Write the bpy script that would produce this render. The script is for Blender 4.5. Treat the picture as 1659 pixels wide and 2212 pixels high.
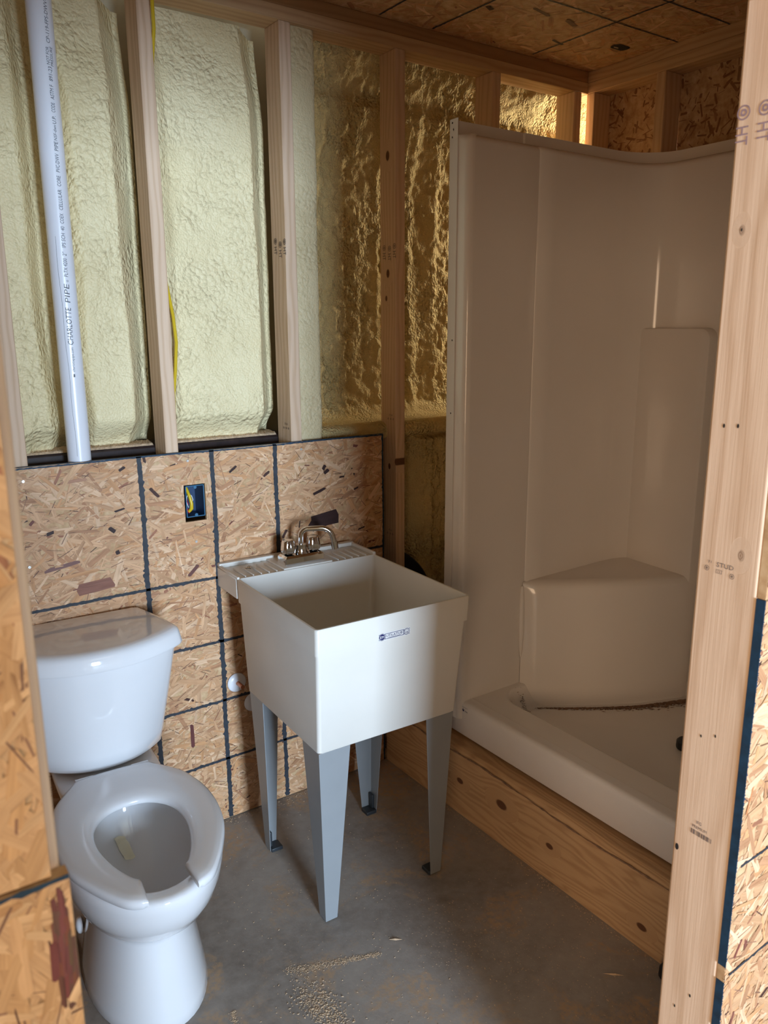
import bpy, bmesh, math, random
import numpy as np
from mathutils import Matrix, Vector

for _o in list(bpy.data.objects):
    bpy.data.objects.remove(_o)
SC = bpy.context.scene
COL = SC.collection
R = math.radians
PI = math.pi

# ------------------------------------------------------------------ camera, light, exposure
CAM_POS = (-0.8089, -2.1934, 1.5591)
F_PX, PITCH, ROLL, YAW = 1703.42, -0.2259, 0.0047, -0.6096
cam = bpy.data.cameras.new('camera')
cam_ob = bpy.data.objects.new('camera', cam)
COL.objects.link(cam_ob)
rot = Matrix.Rotation(YAW, 4, 'Z') @ Matrix.Rotation(PITCH, 4, 'X') @ Matrix.Rotation(ROLL, 4, 'Y') @ Matrix.Rotation(R(90), 4, 'X')
cam_ob.matrix_world = Matrix.Translation(CAM_POS) @ rot
cam.sensor_fit = 'VERTICAL'
cam.sensor_height = 36.0
cam.lens = F_PX * 36.0 / 2212.0
cam.clip_start = 0.01
cam.dof.use_dof = True
cam.dof.focus_distance = 2.0
cam.dof.aperture_fstop = 9.0
SC.camera = cam_ob

world = bpy.data.worlds.new('world')
SC.world = world
world.use_nodes = True
world.node_tree.nodes['Background'].inputs[0].default_value = (0.55, 0.65, 0.8, 1)
world.node_tree.nodes['Background'].inputs[1].default_value = 0.25


def area_light(name, loc, direction, sx, sy, watts, color):
    l = bpy.data.lights.new(name, 'AREA')
    l.shape = 'RECTANGLE'
    l.size, l.size_y = sx, sy
    l.energy = watts
    l.color = color
    o = bpy.data.objects.new(name, l)
    COL.objects.link(o)
    o.location = loc
    o.rotation_euler = Vector(direction).to_track_quat('-Z', 'Y').to_euler()
    return o


# daylight from the big open door of the building behind the camera
area_light('daylight_open_door', (-0.75, -5.85, 1.15), (0, 1, 0), 0.9, 1.3, 262, (0.60, 0.78, 1.0))
# added warm fill, no lamp there: stands in for light bounced off wood
area_light('warm_fill', (-3.45, -4.05, 1.45), (0.80, 0.60, 0), 1.7, 1.7, 37, (1.0, 0.66, 0.40))
# daylight that comes along the outside wall from the neighbouring bay
area_light('daylight_next_bay', (2.30, 0.02, 2.05), (-1, 0.12, 0.05), 0.3, 0.6, 16, (1.0, 0.86, 0.62))

SC.view_settings.view_transform = 'Standard'
SC.view_settings.look = 'None'
SC.view_settings.exposure = 0.78
SC.view_settings.gamma = 1.0
SC.view_settings.use_curve_mapping = False
try:
    SC.cycles.diffuse_bounces = 8
    SC.cycles.max_bounces = 14
except Exception:
    pass

# ------------------------------------------------------------------ object helpers


class MB:
    """collects vertices and faces of one mesh"""

    def __init__(self, xf=None):
        self.v, self.f, self.xf = [], [], xf

    def add(self, vs, fs):
        n = len(self.v)
        if self.xf is not None:
            vs = [tuple(self.xf @ Vector(p)) for p in vs]
        self.v += [tuple(p) for p in vs]
        self.f += [tuple(i + n for i in q) for q in fs]
        return self

    def box(self, x0, x1, y0, y1, z0, z1):
        vs = [(x, y, z) for x in (x0, x1) for y in (y0, y1) for z in (z0, z1)]
        return self.add(vs, [(0, 1, 3, 2), (4, 6, 7, 5), (0, 4, 5, 1), (2, 3, 7, 6), (0, 2, 6, 4), (1, 5, 7, 3)])

    def loft(self, rings, closed=True, cap0=True, cap1=True):
        n = len(rings[0])
        vs = [p for r in rings for p in r]
        fs = []
        m = n if closed else n - 1
        for i in range(len(rings) - 1):
            for j in range(m):
                k = (j + 1) % n
                fs.append((i * n + j, i * n + k, (i + 1) * n + k, (i + 1) * n + j))
        if closed and cap0:
            fs.append(tuple(range(n - 1, -1, -1)))
        if closed and cap1:
            b = (len(rings) - 1) * n
            fs.append(tuple(range(b, b + n)))
        return self.add(vs, fs)

    def tube(self, path, r, n=12, caps=True):
        path = [Vector(p) for p in path]
        rr = r if isinstance(r, (list, tuple)) else [r] * len(path)
        rings = []
        ref = None
        for i, p in enumerate(path):
            t = (path[min(i + 1, len(path) - 1)] - path[max(i - 1, 0)]).normalized()
            if ref is None:
                ref = t.orthogonal().normalized()
            a = (ref - t * ref.dot(t)).normalized()
            ref = a
            b = t.cross(a)
            rings.append([tuple(p + (a * math.cos(2 * PI * k / n) + b * math.sin(2 * PI * k / n)) * rr[i]) for k in range(n)])
        return self.loft(rings, True, caps, caps)

    def lathe(self, prof, centre, axis='z', n=32):
        cx, cy, cz = centre
        rings = []
        for r, h in prof:
            ring = []
            for k in range(n):
                a, b = r * math.cos(2 * PI * k / n), r * math.sin(2 * PI * k / n)
                ring.append({'z': (cx + a, cy + b, cz + h), 'y': (cx + a, cy - h, cz + b), 'x': (cx + h, cy + a, cz + b)}[axis])
            rings.append(ring)
        return self.loft(rings)

    def grid(self, P):
        n, m = len(P), len(P[0])
        vs = [p for row in P for p in row]
        fs = [(i * m + j, (i + 1) * m + j, (i + 1) * m + j + 1, i * m + j + 1) for i in range(n - 1) for j in range(m - 1)]
        return self.add(vs, fs)

    def build(self, name, mat, parent=None, bevel=0.0, seg=2, smooth=True, angle=35, recalc=True):
        me = bpy.data.meshes.new(name)
        me.from_pydata(self.v, [], self.f)
        if recalc:
            bm = bmesh.new()
            bm.from_mesh(me)
            bmesh.ops.recalc_face_normals(bm, faces=bm.faces)
            bm.to_mesh(me)
            bm.free()
        me.update()
        if smooth:
            me.shade_smooth()
            me.set_sharp_from_angle(angle=R(angle))
        o = bpy.data.objects.new(name, me)
        COL.objects.link(o)
        if mat is not None:
            for m in (mat if isinstance(mat, (list, tuple)) else [mat]):
                me.materials.append(m)
        adopt(o, parent)
        if bevel:
            b = o.modifiers.new('bevel', 'BEVEL')
            b.width, b.segments, b.limit_method, b.angle_limit = bevel, seg, 'ANGLE', R(40)
            b.harden_normals = False
        return o


BASE = {}


def adopt(o, parent):
    if parent is not None:
        o.parent = parent
        # every mesh is written in room coordinates: undo the empties' offsets
        off = Vector((0, 0, 0))
        p = parent
        while p is not None:
            off += BASE.get(p.name, Vector((0, 0, 0)))
            p = None if p.name in BASE else p.parent
        o.matrix_parent_inverse = Matrix.Translation(-off) if parent.name in BASE else Matrix.Identity(4)


def empty(name, loc, label=None, cat=None, group=None, kind=None):
    o = bpy.data.objects.new(name, None)
    COL.objects.link(o)
    o.location = loc
    o.empty_display_size = 0.05
    BASE[o.name] = Vector(loc)
    return tag(o, label, cat, group, kind)


def tag(o, label=None, cat=None, group=None, kind=None):
    if label:
        o['label'] = label
    if cat:
        o['category'] = cat
    if group:
        o['group'] = group
    if kind:
        o['kind'] = kind
    return o


# ------------------------------------------------------------------ noise
def vnoise(x, y, seed=0):
    xi, yi = np.floor(x).astype(np.int64), np.floor(y).astype(np.int64)
    xf, yf = x - xi, y - yi
    u, v = xf * xf * (3 - 2 * xf), yf * yf * (3 - 2 * yf)

    def h(a, b):
        n = (a * 374761393 + b * 668265263 + seed * 1442695041) & 0xffffffff
        n = ((n ^ (n >> 13)) * 1274126177) & 0xffffffff
        return ((n ^ (n >> 16)) & 0xffff) / 65535.0
    return (h(xi, yi) * (1 - u) + h(xi + 1, yi) * u) * (1 - v) + (h(xi, yi + 1) * (1 - u) + h(xi + 1, yi + 1) * u) * v


def fbm(x, y, seed=0, octs=4):
    s, a, t = 0, 1.0, 0
    for i in range(octs):
        s = s + a * (vnoise(x * 2 ** i, y * 2 ** i, seed + i) - 0.5)
        t += a
        a *= 0.55
    return s / t * 2


def sstep(a, b, x):
    t = np.clip((x - a) / (b - a), 0, 1)
    return t * t * (3 - 2 * t)


# ------------------------------------------------------------------ materials
class NT:
    def __init__(self, name):
        self.m = bpy.data.materials.new(name)
        self.m.use_nodes = True
        self.t = self.m.node_tree
        self.b = self.t.nodes['Principled BSDF']

    def n(self, typ, **kw):
        nd = self.t.nodes.new(typ)
        for k, v in kw.items():
            if k.startswith('i_'):
                self.set(nd.inputs[int(k[2:])], v)
            elif hasattr(nd, k):
                setattr(nd, k, v)
            else:
                self.set(nd.inputs[k.replace('_', ' ')], v)
        return nd

    def set(self, sock, v):
        if isinstance(v, bpy.types.NodeSocket):
            self.t.links.new(v, sock)
        elif isinstance(v, bpy.types.Node):
            self.t.links.new(v.outputs[0], sock)
        else:
            sock.default_value = v

    def math(self, op, a, b=0.0, c=None):
        nd = self.n('ShaderNodeMath', operation=op)
        self.set(nd.inputs[0], a)
        self.set(nd.inputs[1], b)
        if c is not None:
            self.set(nd.inputs[2], c)
        return nd.outputs[0]

    def mix(self, f, a, b, blend='MIX'):
        nd = self.n('ShaderNodeMix', data_type='RGBA', blend_type=blend)
        self.set(nd.inputs[0], f)
        self.set(nd.inputs[6], a)
        self.set(nd.inputs[7], b)
        return nd.outputs[2]

    def ramp(self, f, stops, interp='LINEAR'):
        nd = self.n('ShaderNodeValToRGB')
        nd.color_ramp.interpolation = interp
        e = nd.color_ramp.elements
        while len(e) < len(stops):
            e.new(0.5)
        for i, (p, c) in enumerate(stops):
            e[i].position = p
            e[i].color = (*c, 1) if len(c) == 3 else c
        self.set(nd.inputs[0], f)
        return nd.outputs[0]

    def smooth(self, a, b, x):
        nd = self.n('ShaderNodeMapRange', interpolation_type='SMOOTHSTEP', clamp=True)
        for i, v in enumerate((x, a, b, 0.0, 1.0)):
            self.set(nd.inputs[i], v)
        return nd.outputs[0]

    def coords(self, scale=(1, 1, 1), loc=(0, 0, 0), rnd=0.0, out='Object'):
        tc = self.n('ShaderNodeTexCoord')
        src = tc.outputs[out]
        if rnd:
            oi = self.n('ShaderNodeObjectInfo')
            c = self.n('ShaderNodeCombineXYZ')
            r = self.math('MULTIPLY', oi.outputs['Random'], rnd)
            for i in range(3):
                self.set(c.inputs[i], r)
            va = self.n('ShaderNodeVectorMath', operation='ADD')
            self.set(va.inputs[0], src)
            self.set(va.inputs[1], c.outputs[0])
            src = va.outputs[0]
        mp = self.n('ShaderNodeMapping')
        self.set(mp.inputs[0], src)
        mp.inputs['Scale'].default_value = scale
        mp.inputs['Location'].default_value = loc
        return mp.outputs[0]

    def noise(self, vec, scale, detail=3.0, rough=0.55, dist=0.0):
        nd = self.n('ShaderNodeTexNoise')
        self.set(nd.inputs['Vector'], vec)
        nd.inputs['Scale'].default_value = scale
        nd.inputs['Detail'].default_value = detail
        nd.inputs['Roughness'].default_value = rough
        nd.inputs['Distortion'].default_value = dist
        return nd.outputs[0]

    def voro(self, vec, scale, feature='F1', smooth=0.5, rnd=1.0):
        nd = self.n('ShaderNodeTexVoronoi', feature=feature)
        self.set(nd.inputs['Vector'], vec)
        nd.inputs['Scale'].default_value = scale
        nd.inputs['Randomness'].default_value = rnd
        if feature == 'SMOOTH_F1':
            nd.inputs['Smoothness'].default_value = smooth
        return nd

    def bump(self, h, strength=0.3, dist=0.002, normal=None):
        nd = self.n('ShaderNodeBump')
        nd.inputs['Strength'].default_value = strength
        nd.inputs['Distance'].default_value = dist
        self.set(nd.inputs['Height'], h)
        if normal is not None:
            self.set(nd.inputs['Normal'], normal)
        return nd.outputs[0]

    def done(self, color=None, rough=0.6, metal=0.0, normal=None, coat=0.0, spec=0.5, sub=0.0, trans=0.0, alpha=None):
        b = self.b
        if color is not None:
            self.set(b.inputs['Base Color'], color if not isinstance(color, tuple) else (*color[:3], 1))
        self.set(b.inputs['Roughness'], rough)
        self.set(b.inputs['Metallic'], metal)
        b.inputs['Coat Weight'].default_value = coat
        b.inputs['Coat Roughness'].default_value = 0.05
        b.inputs['Specular IOR Level'].default_value = spec
        if trans:
            b.inputs['Transmission Weight'].default_value = trans
        if normal is not None:
            self.set(b.inputs['Normal'], normal)
        return self.m


def plain(name, color, rough=0.5, metal=0.0, coat=0.0, spec=0.5, var=0.06, scale=8.0, bump=0.0, bscale=60.0):
    """a nearly even colour with a little tone variation and relief"""
    k = NT(name)
    v = k.coords()
    f = k.noise(v, scale, 4)
    lo = tuple(c * (1 - var) for c in color)
    hi = tuple(min(1, c * (1 + var)) for c in color)
    c = k.ramp(f, [(0.3, lo), (0.7, hi)])
    nm = k.bump(k.noise(v, bscale, 3), bump, 0.002) if bump else None
    return k.done(c, rough, metal, nm, coat, spec)


PALE, MID, DEEP = (0.68, 0.47, 0.29), (0.57, 0.36, 0.195), (0.42, 0.24, 0.115)


def wood(name, axis='z', light=PALE, dark=DEEP, face='x', knots=(), rings=11.0, rough=0.62, flow=1.0, rnd=7.0, seed=0.0, knot_mix=1.0):
    """sawn softwood: axis = grain direction, face = the other axis the grain lines spread over; knots = (along, across, radius)"""
    k = NT(name)
    tc = k.n('ShaderNodeTexCoord')
    sep = k.n('ShaderNodeSeparateXYZ')
    k.set(sep.inputs[0], tc.outputs['Object'])
    ax = {'x': 0, 'y': 1, 'z': 2}
    A = sep.outputs[ax[axis]]
    B = sep.outputs[ax[face]]
    third = [i for i in range(3) if i not in (ax[axis], ax[face])][0]
    Cc = sep.outputs[third]
    off = 0.0
    if rnd:
        oi = k.n('ShaderNodeObjectInfo')
        off = k.math('MULTIPLY', oi.outputs['Random'], rnd)
    across = k.math('ADD', B, k.math('MULTIPLY', Cc, 0.8))
    # slow wander of the growth rings along the board
    cw = k.n('ShaderNodeCombineXYZ')
    k.set(cw.inputs[0], k.math('ADD', k.math('MULTIPLY', A, 1.6), off))
    k.set(cw.inputs[1], k.math('ADD', k.math('MULTIPLY', across, 9.0), off))
    k.set(cw.inputs[2], seed)
    wan = k.noise(cw.outputs[0], 1.0, 3, 0.5)
    g = k.math('ADD', k.math('MULTIPLY', across, rings * 10), k.math('MULTIPLY', wan, 9.0 * flow))
    dark_mask = None
    for (ka, kb, kr) in knots:
        da = k.math('MULTIPLY', k.math('SUBTRACT', A, ka), 0.62)
        db = k.math('SUBTRACT', B, kb)
        d = k.math('SQRT', k.math('ADD', k.math('MULTIPLY', da, da), k.math('MULTIPLY', db, db)))
        near = k.smooth(kr * 3.2, kr * 0.8, d)
        ringd = k.math('MULTIPLY', d, 1.5 / kr)
        g = k.math('ADD', k.math('MULTIPLY', g, k.math('SUBTRACT', 1.0, near)), k.math('MULTIPLY', ringd, k.math('MULTIPLY', near, 3.0)))
        core = k.smooth(kr * 1.15, kr * 0.75, d)
        dark_mask = core if dark_mask is None else k.math('MAXIMUM', dark_mask, core)
    s = k.math('ADD', k.math('MULTIPLY', k.math('SINE', k.math('MULTIPLY', g, 3.1)), 0.5), 0.5)
    s = k.math('POWER', s, 1.6)
    cf = k.n('ShaderNodeCombineXYZ')
    k.set(cf.inputs[0], k.math('ADD', k.math('MULTIPLY', A, 5.0), off))
    k.set(cf.inputs[1], k.math('MULTIPLY', across, 260.0))
    k.set(cf.inputs[2], seed)
    fib = k.noise(cf.outputs[0], 1.0, 2, 0.6)
    cb = k.n('ShaderNodeCombineXYZ')
    k.set(cb.inputs[0], k.math('ADD', k.math('MULTIPLY', A, 2.2), off))
    k.set(cb.inputs[1], k.math('MULTIPLY', across, 14.0))
    k.set(cb.inputs[2], seed + 3)
    blotch = k.noise(cb.outputs[0], 1.0, 3, 0.5)
    f = k.math('ADD', k.math('MULTIPLY', s, 0.42), k.math('ADD', k.math('MULTIPLY', fib, 0.28), k.math('MULTIPLY', blotch, 0.42)))
    mid = tuple((a + b) / 2 for a, b in zip(light, dark))
    c = k.ramp(f, [(0.22, light), (0.58, tuple(a * 0.72 + b * 0.28 for a, b in zip(light, dark))), (0.95, tuple(a * 0.35 + b * 0.65 for a, b in zip(light, dark)))])
    if dark_mask is not None:
        c = k.mix(k.math('MULTIPLY', dark_mask, knot_mix), c, (0.13, 0.055, 0.025, 1))
    nm = k.bump(k.math('ADD', fib, k.math('MULTIPLY', s, 0.6)), 0.25, 0.0012)
    return k.done(c, rough, 0.0, nm, spec=0.3)


def strand_mat(name, gain=1.0):
    k = NT(name)
    at = k.n('ShaderNodeAttribute', attribute_name='Col')
    uv = k.n('ShaderNodeUVMap', uv_map='UVMap')
    mp = k.n('ShaderNodeMapping')
    k.set(mp.inputs[0], uv.outputs[0])
    mp.inputs['Scale'].default_value = (9, 420, 1)
    fib = k.noise(mp.outputs[0], 1.0, 3, 0.6)
    mp2 = k.n('ShaderNodeMapping')
    k.set(mp2.inputs[0], uv.outputs[0])
    mp2.inputs['Scale'].default_value = (16, 110, 1)
    lines = k.noise(mp2.outputs[0], 1.0, 2, 0.5)
    f = k.math('ADD', k.math('MULTIPLY', fib, 0.5), k.math('MULTIPLY', lines, 0.6))
    tone = k.ramp(f, [(0.30, (0.50, 0.40, 0.32)), (0.46, (0.90, 0.87, 0.84)), (0.6, (1.06, 1.06, 1.06)), (0.8, (1.22, 1.25, 1.28))])
    c = k.mix(1.0, at.outputs['Color'], tone, 'MULTIPLY')
    if gain != 1.0:
        c = k.mix(1.0, c, (gain, gain, gain, 1), 'MULTIPLY')
    nm = k.bump(f, 0.5, 0.0015)
    return k.done(c, 0.55, 0.0, nm, spec=0.35)


def foam_mat(name, c0, c1, pebble=62.0, strength=0.9, dist=0.004, stretch=(1, 1, 1), fine=1.0, rough=0.5, spec=0.35):
    k = NT(name)
    v = k.coords(scale=stretch)
    warp = k.n('ShaderNodeTexNoise')
    k.set(warp.inputs['Vector'], v)
    warp.inputs['Scale'].default_value = 14
    va = k.n('ShaderNodeVectorMath', operation='MULTIPLY_ADD')
    k.set(va.inputs[0], warp.outputs['Color'])
    va.inputs[1].default_value = (0.03, 0.03, 0.03)
    k.set(va.inputs[2], v)
    a = k.voro(va.outputs[0], pebble, 'SMOOTH_F1', 0.35).outputs['Distance']
    b = k.voro(va.outputs[0], pebble * 2.3, 'SMOOTH_F1', 0.4).outputs['Distance']
    patch = k.smooth(0.40, 0.62, k.noise(v, 6.5, 3))
    h = k.math('ADD', k.math('MULTIPLY', a, k.math('ADD', 0.25, k.math('MULTIPLY', patch, 1.1))), k.math('MULTIPLY', b, 0.35 * fine))
    h = k.math('SUBTRACT', 1.0, h)
    h = k.math('ADD', h, k.math('MULTIPLY', k.noise(v, 150, 3), 0.25 * fine))
    tone = k.noise(v, 4.0, 3)
    c = k.ramp(tone, [(0.3, c0), (0.7, c1)])
    nm = k.bump(h, strength, dist)
    return k.done(c, rough, 0.0, nm, spec=spec)


M = {}
M['stud'] = wood('stud_wood', 'z', light=(0.72, 0.52, 0.36), dark=(0.46, 0.27, 0.14))
M['plate_x'] = wood('plate_wood_along_x', 'x', face='z', light=(0.60, 0.40, 0.22), dark=(0.36, 0.20, 0.09))
M['plate_y'] = wood('plate_wood_along_y', 'y', face='z', light=(0.60, 0.40, 0.22), dark=(0.36, 0.20, 0.09))
M['platex_dark'] = wood('upper_plate_wood_x', 'x', face='z', light=(0.42, 0.24, 0.11), dark=(0.26, 0.13, 0.05))
M['strand'] = strand_mat('osb_strand')
M['foam'] = foam_mat('pale_spray_foam', (0.74, 0.61, 0.345), (0.85, 0.725, 0.44), pebble=72, strength=0.95, dist=0.0058)
M['foam_deep'] = foam_mat('coarse_spray_foam', (0.62, 0.475, 0.21), (0.72, 0.57, 0.28), pebble=120, strength=1.0, dist=0.009, stretch=(1, 1, 0.85), rough=0.72, spec=0.18)
M['porcelain'] = plain('white_vitreous_china', (0.83, 0.83, 0.84), 0.08, coat=0.6, var=0.01)
M['seat'] = plain('white_seat_plastic', (0.82, 0.82, 0.83), 0.18, var=0.01)
M['tub'] = plain('off_white_sink_plastic', (0.74, 0.70, 0.63), 0.38, var=0.02, bump=0.05, bscale=400)
M['fiberglass'] = plain('white_gelcoat', (0.80, 0.755, 0.71), 0.16, coat=0.3, var=0.02, scale=3, bump=0.015, bscale=30)
M['apron'] = plain('pebbled_gelcoat', (0.80, 0.76, 0.73), 0.35, var=0.02, bump=0.2, bscale=420)
M['chrome'] = plain('chrome', (0.80, 0.80, 0.80), 0.06, metal=1.0, var=0.02)
M['leg_steel'] = plain('grey_painted_steel', (0.265, 0.275, 0.28), 0.33, var=0.04)
M['foot'] = plain('dark_plastic', (0.03, 0.035, 0.04), 0.45)
M['pvc'] = plain('white_pvc', (0.82, 0.82, 0.85), 0.28, var=0.02)
M['ink'] = plain('black_marker_ink', (0.022, 0.026, 0.034), 0.6, var=0.35, scale=50)
M['edge_blue'] = plain('blue_edge_sealer', (0.006, 0.030, 0.060), 0.6, var=0.4, scale=60)
M['print'] = plain('grey_pipe_print', (0.09, 0.09, 0.11), 0.5)
M['stamp'] = plain('wood_stamp_ink', (0.10, 0.075, 0.075), 0.6, var=0.3, scale=200)
M['stamp_violet'] = plain('violet_stamp_ink', (0.30, 0.20, 0.22), 0.6, var=0.2, scale=200)
M['navy'] = plain('navy_label_print', (0.03, 0.03, 0.12), 0.4)
M['label'] = plain('clear_white_label', (0.80, 0.78, 0.76), 0.3)
M['box_blue'] = plain('blue_box_plastic', (0.006, 0.030, 0.085), 0.4)
M['rim_blue'] = plain('light_blue_rim', (0.03, 0.125, 0.225), 0.4)
M['black'] = plain('black_void_paint', (0.008, 0.008, 0.01), 0.7)
M['yellow'] = plain('yellow_cable_jacket', (0.62, 0.42, 0.015), 0.35)
M['white_wire'] = plain('white_wire', (0.7, 0.7, 0.66), 0.35)
M['red_wire'] = plain('red_wire', (0.42, 0.012, 0.02), 0.35)
M['copper'] = plain('copper_pipe', (0.55, 0.22, 0.11), 0.35, metal=0.7)
M['girt'] = plain('dark_red_primer_steel', (0.035, 0.02, 0.02), 0.4, var=0.3, scale=40)
M['rubber'] = plain('black_rubber', (0.012, 0.013, 0.015), 0.4)
M['screw'] = plain('zinc_screw', (0.75, 0.74, 0.70), 0.3, metal=0.6)
M['hole'] = plain('dark_hole', (0.015, 0.010, 0.007), 0.9)
M['dirt'] = plain('brown_dust', (0.24, 0.14, 0.085), 0.9, var=0.4, scale=60)
M['sawdust'] = plain('pale_sawdust', (0.54, 0.385, 0.245), 0.8, var=0.3, scale=90)
M['barn'] = plain('barn_wall', (0.50, 0.44, 0.32), 0.8, var=0.1)
M['knot'] = plain('brown_knot', (0.12, 0.055, 0.028), 0.7, var=0.35, scale=120)


def osb_base(name):
    k = NT(name)
    v = k.coords()
    f = k.noise(v, 38, 4, 0.6)
    c = k.ramp(f, [(0.3, (0.40, 0.22, 0.10)), (0.55, (0.56, 0.36, 0.19)), (0.75, (0.66, 0.46, 0.27))])
    return k.done(c, 0.6, 0, k.bump(f, 0.3, 0.001), spec=0.3)


M['osb'] = osb_base('osb_core')


def concrete():
    k = NT('dusty_concrete')
    v = k.coords()
    big = k.noise(v, 2.3, 5, 0.62, 0.4)
    fine = k.noise(v, 34, 5, 0.65)
    base = k.ramp(k.math('ADD', k.math('MULTIPLY', big, 0.7), k.math('MULTIPLY', fine, 0.3)),
                  [(0.33, (0.20, 0.168, 0.14)), (0.5, (0.31, 0.272, 0.235)), (0.68, (0.39, 0.35, 0.305))])
    # dried sawdust smears
    sm = k.noise(v, 4.6, 6, 0.68, 0.6)
    br = k.noise(v, 60, 4, 0.7)
    msk = k.math('MULTIPLY', k.smooth(0.50, 0.62, sm), k.smooth(0.36, 0.60, br))
    c = k.mix(k.math('MULTIPLY', msk, 0.75), base, (0.47, 0.31, 0.18, 1))
    # dark damp-looking stains
    st = k.smooth(0.60, 0.74, k.noise(v, 3.4, 4, 0.6, 0.8))
    c = k.mix(k.math('MULTIPLY', st, 0.35), c, (0.13, 0.095, 0.07, 1))
    spk = k.smooth(0.70, 0.76, k.noise(v, 130, 2, 0.5))
    c = k.mix(k.math('MULTIPLY', spk, 0.5), c, (0.46, 0.40, 0.33, 1))
    nm = k.bump(k.math('ADD', fine, k.math('MULTIPLY', big, 0.5)), 0.25, 0.003)
    return k.done(c, 0.62, 0.0, nm, spec=0.35)


M['concrete'] = concrete()

# ------------------------------------------------------------------ OSB strands, ink, writing
PAL = [((0.586, 0.345, 0.188), 30), ((0.662, 0.429, 0.260), 14), ((0.514, 0.288, 0.148), 26), ((0.538, 0.279, 0.128), 14),
       ((0.413, 0.208, 0.104), 9), ((0.317, 0.133, 0.072), 2.2), ((0.163, 0.053, 0.036), 0.8), ((0.058, 0.022, 0.016), 0.8)]
PAL_O = [((0.60, 0.36, 0.18), 30), ((0.63, 0.395, 0.205), 20), ((0.56, 0.325, 0.15), 22), ((0.52, 0.285, 0.125), 8), ((0.36, 0.16, 0.08), 0.5)]
PALW = [w for _, w in PAL]


def clip_poly(poly, u0, u1, v0, v1):
    def half(ps, ax, val, keep_gt):
        out = []
        for i, a in enumerate(ps):
            b = ps[(i + 1) % len(ps)]
            ia = (a[ax] >= val) if keep_gt else (a[ax] <= val)
            ib = (b[ax] >= val) if keep_gt else (b[ax] <= val)
            if ia:
                out.append(a)
            if ia != ib:
                t = (val - a[ax]) / (b[ax] - a[ax])
                out.append(tuple(a[i2] + t * (b[i2] - a[i2]) for i2 in range(4)))
        return out
    for ax, val, g in ((0, u0, True), (0, u1, False), (1, v0, True), (1, v1, False)):
        poly = half(poly, ax, val, g)
        if len(poly) < 3:
            return []
    return poly


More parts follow.
